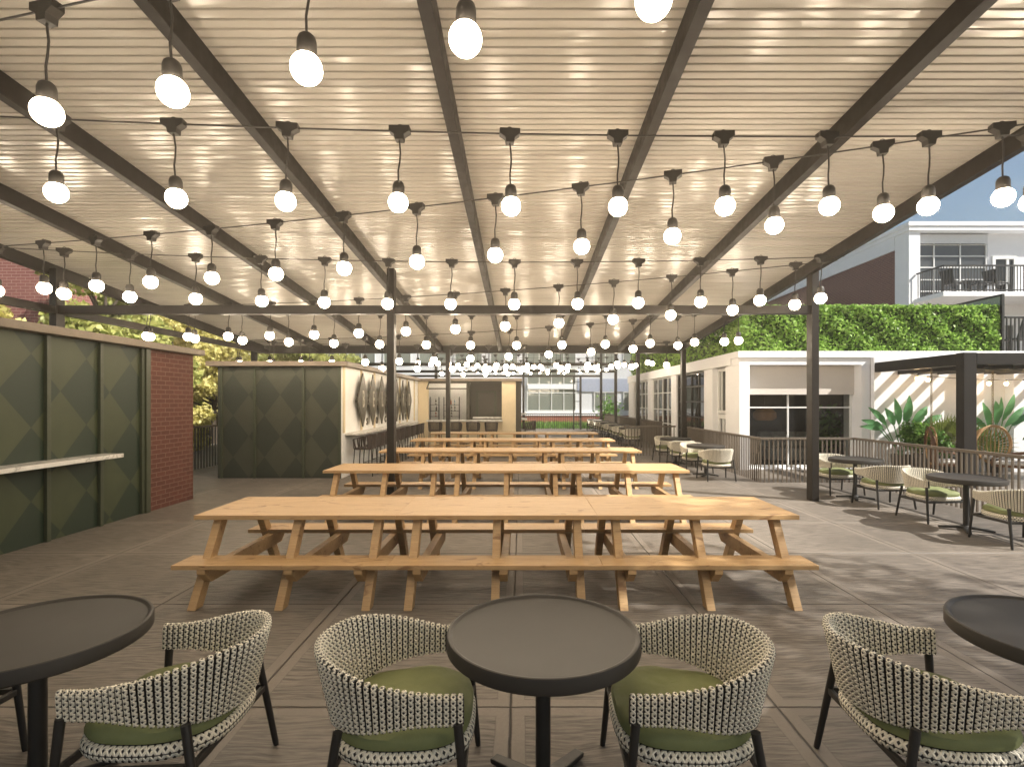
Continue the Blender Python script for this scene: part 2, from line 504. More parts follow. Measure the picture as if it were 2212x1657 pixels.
# ================================================================== main pergola
ZB = lambda y: 4.77 - 0.0823*y           # underside of the sloping roof beams
perg = thing('pergola', 'large dark steel pergola with sloping corrugated roof over the picnic tables', 'pergola', (5.18, 9.3, 0))
post_spots = [(-8.235, 9.29), (-2.295, 9.29), (5.185, 9.29), (-8.4, 16.49), (-2.29, 16.49), (5.12, 16.49)]
for (x, y) in post_spots:
    top = 4.10 if y < 12 else 3.40
    m = MB().box(x-.063, x+.063, y-.09, y+.09, 0, top)
    W(m, 'post', M['steel'], perg, bevel=.005)
for k in range(-4, 4):
    x = -0.66 + 1.93*k
    y0, y1 = -5.0, 17.0
    m = MB().prism([(y0, ZB(y0)), (y1, ZB(y1)), (y1, ZB(y1)+.2), (y0, ZB(y0)+.2)], 'x', x-.05, x+.05)
    W(m, 'roof_beam', M['steel'], perg, bevel=.004)
m = MB().box(-8.55, 5.30, 17.003, 17.16, 3.33, 3.70)
W(m, 'end_beam', M['steel'], perg, bevel=.005)
m = MB().box(-8.19, 5.13, 9.23, 9.35, 3.30, 3.45)
W(m, 'cross_beam', M['steel'], perg, bevel=.004)
m = MB().box(-8.29, -8.18, 9.38, 17.0, 3.30, 3.43).box(-8.29, -8.18, -5.0, 9.20, 3.30, 3.43)
W(m, 'tie_beam', M['steel'], perg, bevel=.004)
# corrugated sheet, ribs running across
mb = MB(); xs = np.linspace(-8.62, 5.30, 15)
prof = []; y = 3.70
while y < 16.99:
    for dy, h in ((0, 0), (.068, 0), (.071, .026), (.090, .026)):
        if y+dy < 17.0: prof.append((y+dy, h))
    y += 0.093
prof.append((17.0, 0))
nx = len(xs)
for (yy, h) in prof:
    for x in xs: mb.v.append((x, yy, ZB(yy)+.203+h))
for i in range(len(prof)-1):
    for j in range(nx-1):
        mb.f.append((i*nx+j, i*nx+j+1, (i+1)*nx+j+1, (i+1)*nx+j))
mb.prism([(3.70, ZB(3.7)+.27), (17.0, ZB(17)+.27), (17.0, ZB(17)+.31), (3.70, ZB(3.7)+.31)], 'x', -8.62, 5.30)
mb.prism([(-5.0, ZB(-5.0)+.203), (-.2, ZB(-.2)+.203), (-.2, ZB(-.2)+.31), (-5.0, ZB(-5.0)+.31)], 'x', -8.62, 5.30)
mb.prism([(-.197, ZB(-.197)+.203), (3.697, ZB(3.697)+.203), (3.697, ZB(3.697)+.31), (-.197, ZB(-.197)+.31)], 'x', -8.62, 5.30)
W(mb, 'roof_sheet', M['ceiling'], perg, fix=False)

# ================================================================== second pergola behind
perg2 = thing('pergola', 'farther dark steel pergola over the bar with bulbs strung beneath', 'pergola', (5.15, 23, 0))
for (x, y, h) in [(5.15, 23.0, 3.9), (5.15, 28.4, 4.4), (5.15, 33.55, 4.9), (.17, 33.55, 4.9), (-4.6, 28.4, 4.4)]:
    W(MB().box(x-.07, x+.07, y-.09, y+.09, 0, h), 'post', M['steel'], perg2, bevel=.005)
for y in (23.0, 28.4, 33.55):
    W(MB().box(-8.3, 5.09, y-.06, y+.06, 3.33, 3.46), 'cross_beam', M['steel'], perg2)
W(MB().prism([(17.17, 3.60), (34.0, 5.12), (34.0, 5.2), (17.17, 3.68)], 'x', -8.6, 5.25), 'roof_sheet', M['steel'], perg2)

# ================================================================== strings of pendant lamps
lamp0 = thing('pendant_lamp', 'pendant', 'lamp', (0,0,0))
m = MB().prism([(-.092,.036),(.092,.036),(.092,-.012),(.042,-.044),(.036,-.088),(-.036,-.088),(-.042,-.044),(-.092,-.012)], 'y', -.04, .04)
m.tube([(.024*math.cos(t), 0, .036+.024*math.sin(t)) for t in np.linspace(0, PI, 7)], .005, 6)
m.build('connector', M['lampblack'], lamp0, bevel=.005)
m = MB().tube([(.0,0,-.08),(.004,0,-.13),(.010,.003,-.20),(.006,0,-.28),(-.005,-.003,-.36),(-.002,0,-.47)], .0075, 8)
m.build('cord', M['lampblack'], lamp0, smooth=True)
m = MB().lathe([(.012,-.455),(.030,-.460),(.045,-.474),(.053,-.50),(.054,-.60),(.046,-.61)], 24)
m.build('socket', M['lampblack'], lamp0, smooth=True)
R_ = .086
m = MB().lathe([(max(.0005, R_*math.sin(t)), -.648 + R_*math.cos(t)) for t in np.linspace(0.02, PI-.001, 15)], 24)
m.build('bulb', M['bulb'], lamp0, smooth=True)
index_children()

ORD = ['', 'first', 'second', 'third', 'fourth', 'fifth', 'sixth', 'seventh', 'eighth', 'ninth', 'tenth', 'eleventh', 'twelfth',
       'thirteenth', 'fourteenth', 'fifteenth', 'sixteenth', 'seventeenth', 'eighteenth']
def project(p):
    x = 1125 + F_PX*p[0]/p[1]; y = 868 - F_PX*(p[2]-EYE)/p[1]
    return x, y
first_lamp = [True]
def lamp_string(idx, xl, yl, xr, yr, zf, phase, step, sag, what, group, behind=False):
    """one cable from its left anchor to its right anchor with lamps along it"""
    pts = []
    for t in np.linspace(0, 1, 25):
        x = xl + (xr-xl)*t; y = yl + (yr-yl)*t
        pts.append((x, y, zf(y) - sag*4*t*(1-t)))
    c = MB().tube(pts, .0075, 6).build('light_string_cable', M['lampblack'], smooth=True)
    tag(c, 'thin black cable carrying the %s' % what, 'cable', group)
    spots = []
    k = math.ceil((xl + .15 - phase)/step)
    while phase + k*step < xr - .05:
        x = phase + k*step; t = (x-xl)/(xr-xl); y = yl + (yr-yl)*t; z = zf(y) - sag*4*t*(1-t)
        if behind: spots.append((x, y, z, x))
        elif y > .6:
            px, py = project((x, y, z-.62))
            if -25 < px < 2237 and py > -40: spots.append((x, y, z, px))
        k += 1
    spots.sort(key=lambda s: s[3])
    ang = math.atan2(yr-yl, xr-xl)
    for i, (x, y, z, px) in enumerate(spots):
        lab = 'lit globe bulb hanging %s from the left on the %s' % (ORD[i+1], what)
        if first_lamp[0]:
            first_lamp[0] = False
            lamp0.location = (x, y, z); lamp0.rotation_euler = (0, 0, ang); lamp0['label'] = lab; lamp0['group'] = group
        else:
            q = dup(lamp0, (x, y, z), 0, lab, group)
            q.rotation_euler = (random.uniform(-.035, .035), random.uniform(-.035, .035), ang + random.uniform(-.12, .12))
ZS = lambda y: EYE + 2.97 - 0.0823*y
G1 = 'pendant lamps under the near roof'
lamp_string(0, -8.3, 4.5, 5.1, 1.51, lambda y: ZS(y)-.06, -.27, .912, .16, 'nearest slanting light string', G1)
lamp_string(1, -8.3, 4.36, 5.6, 5.0, ZS, -.1, .985, .16, 'nearest straight light string', G1)
lamp_string(2, -8.3, 7.9, 5.6, 4.54, ZS, .656, .945, .16, 'second slanting light string', G1)
lamp_string(3, -8.3, 7.8, 5.1, 8.25, ZS, -1.06, .965, .16, 'second straight light string', G1)
lamp_string(4, -8.3, 11.26, 5.1, 8.43, ZS, -.28, .955, .16, 'third slanting light string', G1)
lamp_string(5, -8.3, 11.1, 5.1, 11.6, ZS, -1.07, .98, .16, 'third straight light string', G1)
lamp_string(6, -8.3, 14.9, 5.1, 11.5, ZS, -.28, .96, .16, 'fourth slanting light string', G1)
lamp_string(7, -8.3, 14.9, 5.1, 15.0, ZS, .1, 1.02, .16, 'fourth straight light string', G1)
lamp_string(13, -8.3, 1.05, 5.1, 1.2, lambda y: ZS(y)-.06, -3.0, 1.55, .16, 'light string above the picture', G1, True)
lamp_string(14, -8.3, .9, 5.1, -1.0, lambda y: ZS(y)-.06, -3.2, 1.55, .16, 'light string behind the camera', G1, True)
G2 = 'pendant lamps under the farther roof'
ZF = lambda y: 3.78 + .035*(y-18)
lamp_string(8, -3.9, 18.6, 5.05, 18.0, ZF, .2, 1.05, .12, 'first light string above the bar', G2)
lamp_string(9, -3.9, 18.8, 5.05, 21.5, ZF, .5, 1.05, .12, 'second light string above the bar', G2)
lamp_string(10, -3.9, 24.6, 5.05, 21.8, ZF, -.1, 1.05, .12, 'third light string above the bar', G2)
lamp_string(11, -3.9, 25.0, 5.05, 27.6, ZF, .3, 1.05, .12, 'fourth light string above the bar', G2)
lamp_string(12, -3.9, 30.6, 5.05, 28.0, ZF, 0., 1.05, .12, 'fifth light string above the bar', G2)

lamp_string(16, -3.9, 20.0, 5.05, 19.6, ZF, .75, 1.05, .12, 'sixth light string above the bar', G2)
lamp_string(17, -3.9, 31.0, 5.05, 33.0, ZF, .6, 1.05, .12, 'seventh light string above the bar', G2)
lamp_string(15, -3.9, 22.4, -.3, 22.5, lambda y: 3.62, -3.4, .95, .05, 'light string right above the bar', G2)

# ================================================================== near green kiosk on the left
k1 = thing('kiosk', 'near green panelled kiosk on the left with marble shelf and brick end', 'kiosk', (-7.0, 6.0, 0))
W(MB().box(-8.05, -5.95, -1.0, 8.31, 0, 2.585), 'panel_wall', M['argyle1'], k1)
bt = [5.74-.81*k for k in range(1, 5)] + [5.74, 6.55, 7.38, 8.19]
for yb in bt:
    W(MB().box(-5.951, -5.905, yb-.028, yb+.028, 0, 2.585), 'batten', M['greentrim'], k1, bevel=.004)
W(MB().box(-8.05, -5.92, 8.313, 9.45, 0, 2.585), 'brick_pier', M['brick'], k1)
W(MB().box(-5.93, -5.88, 8.22, 8.312, 0, 2.585), 'corner_trim', M['greentrim'], k1)
W(MB().box(-8.2, -5.78, -1.1, 9.58, 2.588, 2.69), 'cap', M['capwood'], k1, bevel=.006)
W(MB().box(-5.948, -5.63, 2.5, 7.42, .965, 1.02), 'shelf', M['marble'], k1, bevel=.006)

# ================================================================== bar kiosk: green front, sign wall, bar
k2 = thing('bar_kiosk', 'middle kiosk with green panelled front, lettered white side wall and open bar', 'kiosk', (-5.0, 16.0, 0))
W(MB().box(-6.95, -4.14, 12.0, 24.0, 0, 2.56), 'panel_wall', M['argyle2'], k2)
for xb in (-6.86, -6.1, -4.98, -4.15):
    W(MB().box(xb-.03, xb+.03, 11.96, 12.001, 0, 2.56), 'batten', M['greentrim'], k2, bevel=.004)
W(MB().box(-4.139, -4.09, 12.0, 20.78, 0, 2.56), 'sign_wall', M['signwall'], k2)
for yb in (12.04, 13.37, 14.55, 17.6, 18.75, 20.0):
    W(MB().box(-4.091, -4.05, yb-.035, yb+.035, 1.03, 2.56), 'batten', M['cream'], k2, bevel=.004)
W(MB().box(-7.15, -3.93, 11.85, 20.62, 2.562, 2.67).box(-7.15, -4.06, 20.623, 24.2, 2.562, 2.67).box(-4.057, .05, 20.623, 20.98, 2.562, 2.67).box(-4.057, .05, 23.25, 24.2, 2.562, 2.67).box(-.3, .05, 20.983, 23.247, 2.562, 2.67), 'cap', M['capwood'], k2, bevel=.006)
W(MB().box(-4.088, -3.72, 12.15, 19.2, .97, 1.02), 'shelf', M['marble'], k2, bevel=.006)
# bar front
W(MB().box(-4.088, -3.68, 20.80, 20.95, 0, 2.56).box(-3.68, -.755, 20.82, 20.95, 0, .955), 'bar_front', M['cream'], k2)
W(MB().box(-.755, -.2, 20.78, 21.3, 0, 2.56), 'column', M['cream'], k2, bevel=.01)
W(MB().box(-3.72, -.72, 20.55, 21.05, .965, 1.035), 'counter', M['marble'], k2, bevel=.008)
W(MB().box(-1.95, -.76, 21.2, 21.5, 1.06, 1.14).box(-1.95, -.76, 21.2, 21.5, 0, 1.0), 'back_counter', M['marble'], k2, bevel=.008)
W(MB().box(-4.1, -.2, 23.3, 23.4, 0, 2.56).box(-2.18, -2.1, 21.6, 23.29, 0, 2.56), 'back_wall', M['signwall'], k2)
sh = W(MB().box(-2.17, -.757, 21.56, 21.60, 1.0, 2.56).box(-2.17, -2.05, 20.86, 21.55, .99, 2.56), 'shutter', M['brown'], k2)
W(MB().box(-1.85, -1.75, 21.53, 21.557, 1.2, 2.2).box(-1.1, -1.0, 21.53, 21.557, 1.2, 2.2).box(-1.75, -1.1, 21.53, 21.557, 2.12, 2.2), 'shutter_frame', M['greentrim'], sh)
a = W(MB().box(-3.70, -2.05, 20.5, 20.55, 2.24, 2.29).bar((-3.69,20.52,2.26),(-3.64,20.85,2.55),.04,.04).bar((-2.10,20.52,2.26),(-2.14,20.85,2.55),.04,.04)
      .box(-3.68, -.76, 20.83, 20.90, 2.50, 2.558), 'hatch_frame', M['brown'], k2)
W(MB().box(-.2, .02, 21.35, 24.0, 0, 2.56), 'side_wall', M['brown'], k2)
W(MB().box(.02, .26, 21.4, 22.9, 1.0, 1.06), 'side_counter', M['marble'], k2, bevel=.006)
W(MB().box(.02, .24, 23.2, 24.0, 1.17, 1.24), 'side_counter', M['marble'], k2, bevel=.006)

# racks and bottles in the bar
def rack(x0, x1, label):
    t = thing('bottle_rack', label, 'rack', ((x0+x1)/2, 22.3, 1.05), 0, 'wire racks in the bar')
    m = MB()
    for x in (x0, x1):
        for y in (22.2, 22.42): m.tube([(x, y, .95), (x, y, 1.9)], .012, 6)
        m.tube([(x, 22.2, 1.9), (x, 22.31, 1.96), (x, 22.42, 1.9)], .012, 6)
    W(m, 'frame', M['black'], t)
    for z in (1.12, 1.36, 1.62):
        s = MB()
        for y in np.linspace(22.2, 22.42, 5): s.tube([(x0, y, z), (x1, y, z)], .007, 5)
        W(s, 'shelf', M['black'], t)
rack(-3.86, -3.49, 'black wire rack behind the bar, left of the far post')
rack(-3.28, -2.62, 'black wire rack behind the bar, to the right of the far post')
W(MB().box(-4.05, -2.2, 22.1, 22.5, 0, .93), 'back_bench', M['brown'], k2)
def bottle(x, y, z, h, body, lab, label):
    t = thing('bottle', label, 'bottle', (x, y, z), 0, 'bottles on the bar racks')
    r = h*.14
    MB().lathe([(r*.9,0),(r,.01),(r,h*.55),(r*.8,h*.64),(r*.32,h*.74),(r*.3,h*.97),(r*.36,h)], 14).build('glass', body, t, smooth=True)
    MB().lathe([(r*1.02,h*.14),(r*1.02,h*.45)], 14, cap=False).build('paper_label', lab, t, smooth=True)
bottle(-3.62, 22.3, 1.63, .26, M['steelsink'], M['whitecloth'], 'dark bottle on the top shelf of the left bar rack')
bottle(-3.60, 22.3, 1.37, .22, M['steelsink'], M['signplate'], 'dark bottle on the middle shelf of the left bar rack')
bottle(-3.62, 22.3, 1.13, .22, M['redlabel'], M['whitecloth'], 'red bottle on the low shelf of the left bar rack')
bottle(-2.98, 22.3, 1.63, .24, M['bottleamber'], M['redlabel'], 'amber bottle on the top shelf of the right bar rack')
bottle(-2.82, 22.3, 1.63, .22, M['bottleblue'], M['whitecloth'], 'pale blue bottle on the top shelf of the right bar rack')
bottle(-2.95, 22.3, 1.37, .22, M['steelsink'], M['whitecloth'], 'left dark bottle with white label, middle shelf of the right bar rack')
bottle(-2.81, 22.3, 1.37, .22, M['steelsink'], M['whitecloth'], 'right dark bottle with white label, middle shelf of the right bar rack')
bottle(-2.95, 22.3, 1.13, .22, M['steelsink'], M['whitecloth'], 'dark round-labelled bottle on the low shelf of the right bar rack')

# sign on the white wall
def text_mesh(ch, size, depth, sx=1.0):
    cu = bpy.data.curves.new('lettering', 'FONT'); cu.body = ch; cu.size = size; cu.extrude = depth; cu.align_x = 'CENTER'; cu.align_y = 'CENTER'
    cu.offset = size*.012
    ob = bpy.data.objects.new('lettering', cu); COL.objects.link(ob)
    bpy.context.view_layer.update()
    me = bpy.data.meshes.new_from_object(ob.evaluated_get(bpy.context.evaluated_depsgraph_get()))
    bpy.data.objects.remove(ob); bpy.data.curves.remove(cu)
    me.transform(Matrix.Diagonal((sx, 1, 1, 1)))
    return me
sg = thing('wall_sign', 'dark sign of seven tall diamonds with letters on the white kiosk wall', 'sign', (-4.0, 15.9, 1.8))
RX = Matrix(((0,0,1,0),(1,0,0,0),(0,1,0,0),(0,0,0,1)))     # text x -> +Y (away), text up -> +Z, facing +X
for k, ch in enumerate('BELWARD'):
    yc = 13.2 + .9*k
    pl = W(MB().prism([(yc-.44,1.80),(yc-.012,1.12),(yc,1.135),(yc+.012,1.12),(yc+.44,1.80),(yc+.012,2.48),(yc,2.465),(yc-.012,2.48)], 'x', -4.0, -3.97), 'diamond_plate', M['signplate'], sg, bevel=.002)
    me = text_mesh(ch, .60, .006, .55); me.transform(RX); me.materials.append(M['signletter'])
    o = bpy.data.objects.new('letter', me); COL.objects.link(o); o.parent = pl
    o.location = Vector((-3.968, yc, 1.80))
for k, ch in enumerate('SOCIAL'):
    me = text_mesh(ch, .26, .012, .85); me.transform(RX); me.materials.append(M['signplate'])
    o = bpy.data.objects.new('letter', me); COL.objects.link(o); o.parent = sg
    o.location = Vector((-4.0, 13.62+.92*k, 1.23)) - Vector(sg.location)
W(MB().box(-4.089, -4.02, 13.0, 13.05, 1.75, 1.85), 'standoff', M['signplate'], sg)

# ================================================================== railings
def fence(name, label, p, q, mat_r, mat_p, h=.975, step=.1, pk=.024, group=None, base=None, cat='railing'):
    t = thing(name, label, cat, ((p[0]+q[0])/2, (p[1]+q[1])/2, 0), 0, group)
    m = MB().bar((p[0],p[1],h-.025),(q[0],q[1],h-.025),.055,.05)
    W(m, 'rail', mat_r, t, bevel=.004)
    L = math.hypot(q[0]-p[0], q[1]-p[1]); n = int(L/step); m = MB()
    for k in range(n+1):
        f = (k+.5)/(n+1); x = p[0]+(q[0]-p[0])*f; y = p[1]+(q[1]-p[1])*f
        m.box(x-pk/2, x+pk/2, y-pk/2, y+pk/2, 0.0, h-.051)
    W(m, 'pickets', mat_p, t)
    return t
FG = 'bronze picket railings'
fence('railing', 'long bronze picket railing beside the round tables on the right', (7.25, 1.6), (7.25, 11.34), M['rail'], M['rail'], group=FG)
fence('railing', 'bronze railing across the front of the white pavilion window', (5.25, 11.37), (7.28, 11.37), M['rail'], M['rail'], group=FG)
fence('railing', 'bronze railing running back past the pavilion corner to the post', (5.22, 11.34), (5.22, 16.38), M['rail'], M['rail'], group=FG)
fence('railing', 'short railing across the walkway left of the far right post', (3.35, 17.0), (5.03, 17.0), M['rail'], M['rail'], group=FG)
fence('railing', 'distant dense railing along the pavilion side behind the back tables', (5.36, 19.85), (5.36, 33.4), M['rail'], M['rail'], h=1.0, group=FG)
fence('railing', 'short far railing turning in toward the back row of tables', (4.6, 19.8), (5.38, 19.8), M['rail'], M['rail'], h=1.0, group=FG)
fence('railing', 'black far railing in front of the green grass strip', (.2, 33.5), (5.3, 33.5), M['black'], M['black'], h=1.0, step=.12, group=FG)
fence('railing', 'grey topped railing seen in the gap between the two kiosks', (-8.4, 11.0), (-8.4, 17.0), M['capwood'], M['black'], h=1.12, step=.13, group=FG)

# trellis frame near the far railing
tr = thing('trellis', 'tall narrow black ladder frame standing at the far railing', 'trellis', (3.55, 33.0, 0))
W(MB().box(3.30, 3.36, 32.97, 33.03, 0, 3.3).box(3.70, 3.83, 32.96, 33.04, 0, 3.3), 'upright', M['black'], tr)
m = MB()
for z in (.35, 1.0, 1.75, 2.4, 3.0): m.box(3.36, 3.70, 32.98, 33.02, z, z+.04)
W(m, 'rungs', M['black'], tr)

# ================================================================== picnic tables
def make_picnic():
    t = thing('picnic_table', 'x', 'picnic table', (0,0,0))
    MB().box(-.9070, .9070, -.463, .463, .690, .730).build('tabletop', M['wood'], t, bevel=.003)
    for s in (-1, 1):
        a, b = sorted((s*.470, s*.772))
        MB().box(-.9070, .9070, a, b, .338, .376).build('bench', M['wood'], t, bevel=.003)
    for x in (-.73, 0, .73):
        for s in (-1, 1):
            MB().prism([(.785,0),(.672,0),(.275,.689),(.388,.689)] if s > 0 else [(-.672,0),(-.785,0),(-.388,.689),(-.275,.689)], 'x', x-.035, x+.035).build('leg', M['wood'], t, bevel=.003)
        dx = .070 if x <= 0 else -.070
        MB().prism([(-.765,.337),(-.765,.30),(-.66,.205),(.66,.205),(.765,.30),(.765,.337)], 'x', x+dx-.0345, x+dx+.0345).build('brace', M['wood'], t, bevel=.003)
    return t
pic0 = make_picnic()
index_children()
ROWN = ['nearest', 'second', 'third', 'fourth', 'farthest']
COLN = ['left end', 'middle', 'right end']
for r in range(5):
    yc = 4.70 + .463 + 3.055*r
    for c in range(3):
        xc = -.217 + 1.815*(c-1)
        lab = 'pale oak picnic table with attached benches, %s of the %s row' % (COLN[c], ROWN[r])
        if r == 0 and c == 0:
            pic0.location = (xc, yc, 0); pic0['label'] = lab; pic0['group'] = 'oak picnic tables in rows'
        else:
            dup(pic0, (xc, yc, 0), 0 if random.random() < .5 else PI, lab, 'oak picnic tables in rows')

# ================================================================== round tables
def make_round():
    t = thing('round_table', 'x', 'table', (0,0,0))
    R = .43
    MB().lathe([(R-.03,.662),(R-.006,.665),(R,.672),(R,.722),(R-.004,.729),(R-.010,.731),(R-.018,.729),(R-.024,.721),(R-.030,.7195),(.001,.7195)], 96).build('tabletop', M['tabletop'], t, smooth=True)
    MB().lathe([(.034,.03),(.034,.64),(.10,.650),(.10,.662)], 24).build('column', M['black'], t, smooth=True)
    m = MB()
    for k in range(4):
        a = PI/4 + k*PI/2 + .0
        c, s = math.cos(a), math.sin(a)
        m.bar((c*.02, s*.02, .045), (c*.30, s*.30, .022), .075, .035, q_scale=.7)
    m.lathe([(.06,.02),(.06,.06),(.035,.075)], 20)
    m.build('base', M['black'], t, bevel=.006)
    return t

# ================================================================== woven tub chairs (open side towards +x)
def make_chair():
    t = thing('tub_chair', 'x', 'chair', (0,0,0))
    AX, RB = .285, .315                 # arm length in front of the centre, back radius
    half = AX + RB*PI/2
    def plan(s, off=0.0, lean=0.0):
        """s in -half..half from one arm end round the back to the other"""
        sg = 1 if s > 0 else -1; d = abs(s)
        if d > RB*PI/2:                  # straight arms, slightly toed in
            q = d - RB*PI/2; p = (q, sg*(RB+off - .03*q)); n = (0, sg)
        else:
            a = d/RB
            p = (-(RB+off+.02)*math.cos(a), sg*(RB+off)*math.sin(a)); n = (-math.cos(a), sg*math.sin(a))
        return p, n
    def top(s):
        d = abs(s)/half; e = max(0.0, min(1.0, (d-.18)/.75)); e = e*e*(3-2*e); return .715 - .10*e
    def bot(s):
        d = abs(s)/half; e = max(0.0, min(1.0, (d-.15)/.7)); e = e*e*(3-2*e); return .425 + .075*e
    def lean(s, z):                      # back flares outward toward the top
        e = max(0, 1-(abs(s)/half)); return (z-.60)*(.06+.19*e)
    # dark core sheet
    m = MB(); N = 64
    for i in range(N+1):
        s = -half + 2*half*i/N
        for off, zf in ((.006, bot), (.006, top), (-.006, top), (-.006, bot)):
            z = zf(s) + (.006 if zf is bot else -.010); (px, py), n = plan(s)
            o = off + lean(s, z); m.v.append((px+n[0]*o, py+n[1]*o, z))
    for i in range(N):
        for j in range(4):
            a = i*4+j; b = i*4+(j+1) % 4; m.f.append((a, b, b+4, a+4))
    m.f.append((3,2,1,0)); m.f.append((N*4, N*4+1, N*4+2, N*4+3))
    sheet = m.build('backrest', M['black'], t)
    # woven strands, each an arched ribbon running up the outside, over the top and down the inside
    ns = 58; pitch = 2*half/ns; V = []; F = []; UV = []
    for k in range(ns):
        s0 = -half + pitch*(k+.5); w = pitch*.435
        zb, zt = bot(s0), top(s0); path = []
        for q in np.linspace(0, 1, 8): path.append((1, zb + (zt-.012-zb)*q))
        for a in (45, 90, 135): path.append((math.cos(math.radians(a)), zt-.012 + .014*math.sin(math.radians(a))))
        for q in np.linspace(1, 0, 8): path.append((-1, zb + (zt-.012-zb)*q))
        base = len(V); arc = 0; last = None; cols = []
        for (side, z) in path:
            (px, py), n = plan(s0); tg = (-n[1], n[0])
            le = lean(s0, z)
            row = []
            for j, (u, hgt) in enumerate(((-1,0.0),(-.62,.0075),(0,.0105),(.62,.0075),(1,0.0))):
                thick = (.009 + hgt)*side if abs(side) > .99 else side*(.009+hgt)
                extra = hgt if abs(side) < .99 else 0
                o = thick + le
                row.append((px + n[0]*o + tg[0]*u*w, py + n[1]*o + tg[1]*u*w, z + extra*.6))
            c = row[2]
            if last is not None: arc += math.dist(c, last)
            last = c; V += row; cols.append(arc)
        for i in range(len(path)-1):
            for j in range(4):
                a = base+i*5+j; F.append((a, a+1, a+6, a+5))
                u0, u1 = (.0,.22,.5,.78,1.)[j], (.0,.22,.5,.78,1.)[j+1]
                v0, v1 = cols[i]/.024, cols[i+1]/.024
                UV += [(u0,v0),(u1,v0),(u1,v1),(u0,v1)]
    me = bpy.data.meshes.new('woven_strands'); me.from_pydata(V, [], F)
    ul = me.uv_layers.new(name='UVMap'); ul.data.foreach_set('uv', np.array(UV, dtype=np.float32).ravel())
    me.materials.append(M['weave']); me.polygons.foreach_set('use_smooth', [True]*len(me.polygons))
    o = bpy.data.objects.new('woven_strands', me); COL.objects.link(o); o.parent = sheet
    # seat outline
    def seat_pt(a, r):
        c, s = math.cos(a), math.sin(a)
        n = 3.2
        k = (abs(c)**n + abs(s)**n)**(-1/n)
        x = c*k; y = s*k
        if x < 0:                        # round back
            y *= (1 - .16*x*x)
        return (.015 + x*.292*r, y*.288*r)
    # woven seat rim
    V = []; F = []; UV = []; NS = 72; prof = [(.93,.318),(1.0,.322),(1.02,.338),(1.02,.356),(1.0,.372),(.93,.378)]
    for i in range(NS):
        a = 2*PI*i/NS
        for (r, z) in prof: V.append((*seat_pt(a, r), z))
    P = len(prof); per = 72/NS
    for i in range(NS):
        for j in range(P-1):
            a = i*P+j; b = ((i+1) % NS)*P+j; F.append((a, b, b+1, a+1))
            u = j*2.0/(P-1); u2 = (j+1)*2.0/(P-1)
            UV += [(u, i*per),(u, (i+1)*per),(u2, (i+1)*per),(u2, i*per)]
    me = bpy.data.meshes.new('seat_rim'); me.from_pydata(V, [], F)
    ul = me.uv_layers.new(name='UVMap'); ul.data.foreach_set('uv', np.array(UV, dtype=np.float32).ravel())
    me.materials.append(M['weave']); me.polygons.foreach_set('use_smooth', [True]*len(me.polygons))
    o = bpy.data.objects.new('seat_rim', me); COL.objects.link(o); o.parent = t
    m = MB(); V = []
    for (r, z) in ((.95,.33),(.95,.372)):
        for i in range(48): m.v.append((*seat_pt(2*PI*i/48, r), z))
    for i in range(48): m.f.append((i, (i+1) % 48, 48+(i+1) % 48, 48+i))
    m.f += [tuple(reversed(range(48))), tuple(48+i for i in range(48))]
    m.build('seat_board', M['black'], t)
    # cushion: soft, slightly crumpled
    m = MB(); prof = [(.90,.376),(.965,.386),(.985,.405),(.96,.428),(.88,.446),(.70,.462),(.45,.472),(.2,.476)]; n = 48
    rnd = random.Random(3)
    for (r, z) in prof:
        for i in range(n):
            a = 2*PI*i/n; x, y = seat_pt(a, r)
            wob = .006*math.sin(3*a+r*5) + .004*math.sin(7*a-9*r) + rnd.uniform(-.0015,.0015)
            m.v.append((x, y, z + (wob if z > .43 else 0)))
    for k in range(len(prof)-1):
        for i in range(n): m.f.append((k*n+i, k*n+(i+1) % n, (k+1)*n+(i+1) % n, (k+1)*n+i))
    m.f += [tuple(reversed(range(n))), tuple((len(prof)-1)*n+i for i in range(n))]
    m.build('cushion', M['cushion'], t, smooth=True)
    # frame and legs
    for (x0, y0, z0, x1, y1) in ((.262,.318,.515,.31,.34),(.262,-.318,.515,.31,-.34),(-.205,.285,.47,-.285,.315),(-.205,-.285,.47,-.285,-.315)):
        MB().tube([(x1,y1,0),(x1+(x0-x1)*.05,y1+(y0-y1)*.05,.02),(x0,y0,z0)], [.0125,.0145,.0185], 12).build('leg', M['black'], t, smooth=True)
    m = MB()
    def at(x0,y0,z0,x1,y1,z): f = z/z0; return (x1+(x0-x1)*f, y1+(y0-y1)*f, z)
    c = [at(.262,.318,.515,.31,.34,.305), at(-.205,.285,.47,-.285,.315,.305), at(-.205,-.285,.47,-.285,-.315,.305), at(.262,-.318,.515,.31,-.34,.305)]
    for a, b in ((0,1),(1,2),(2,3),(3,0)): m.bar(c[a], c[b], .022, .030)
    m.build('frame', M['black'], t, bevel=.003)
    return t
rt0 = make_round(); ch0 = make_chair()
index_children()
used = {'t': False, 'c': False}
def table_at(x, y, lab, group, rz=0):
    if not used['t']:
        used['t'] = True; rt0.location = (x, y, 0); rt0.rotation_euler = (0,0,rz); rt0['label'] = lab; rt0['group'] = group
    else: dup(rt0, (x, y, 0), rz, lab, group)
def chair_at(x, y, rz, lab, group):
    if not used['c']:
        used['c'] = True; ch0.location = (x, y, 0); ch0.rotation_euler = (0,0,rz); ch0['label'] = lab; ch0['group'] = group
    else: dup(ch0, (x, y, 0), rz, lab, group)
GT, GC = 'dark round bistro tables', 'woven chairs with green cushions'
TY = 2.35
table_at(-2.17, TY, 'dark round table at the left edge, closest to the camera', GT)
table_at(.10, TY, 'dark round table in the centre foreground between two woven chairs', GT, .1)
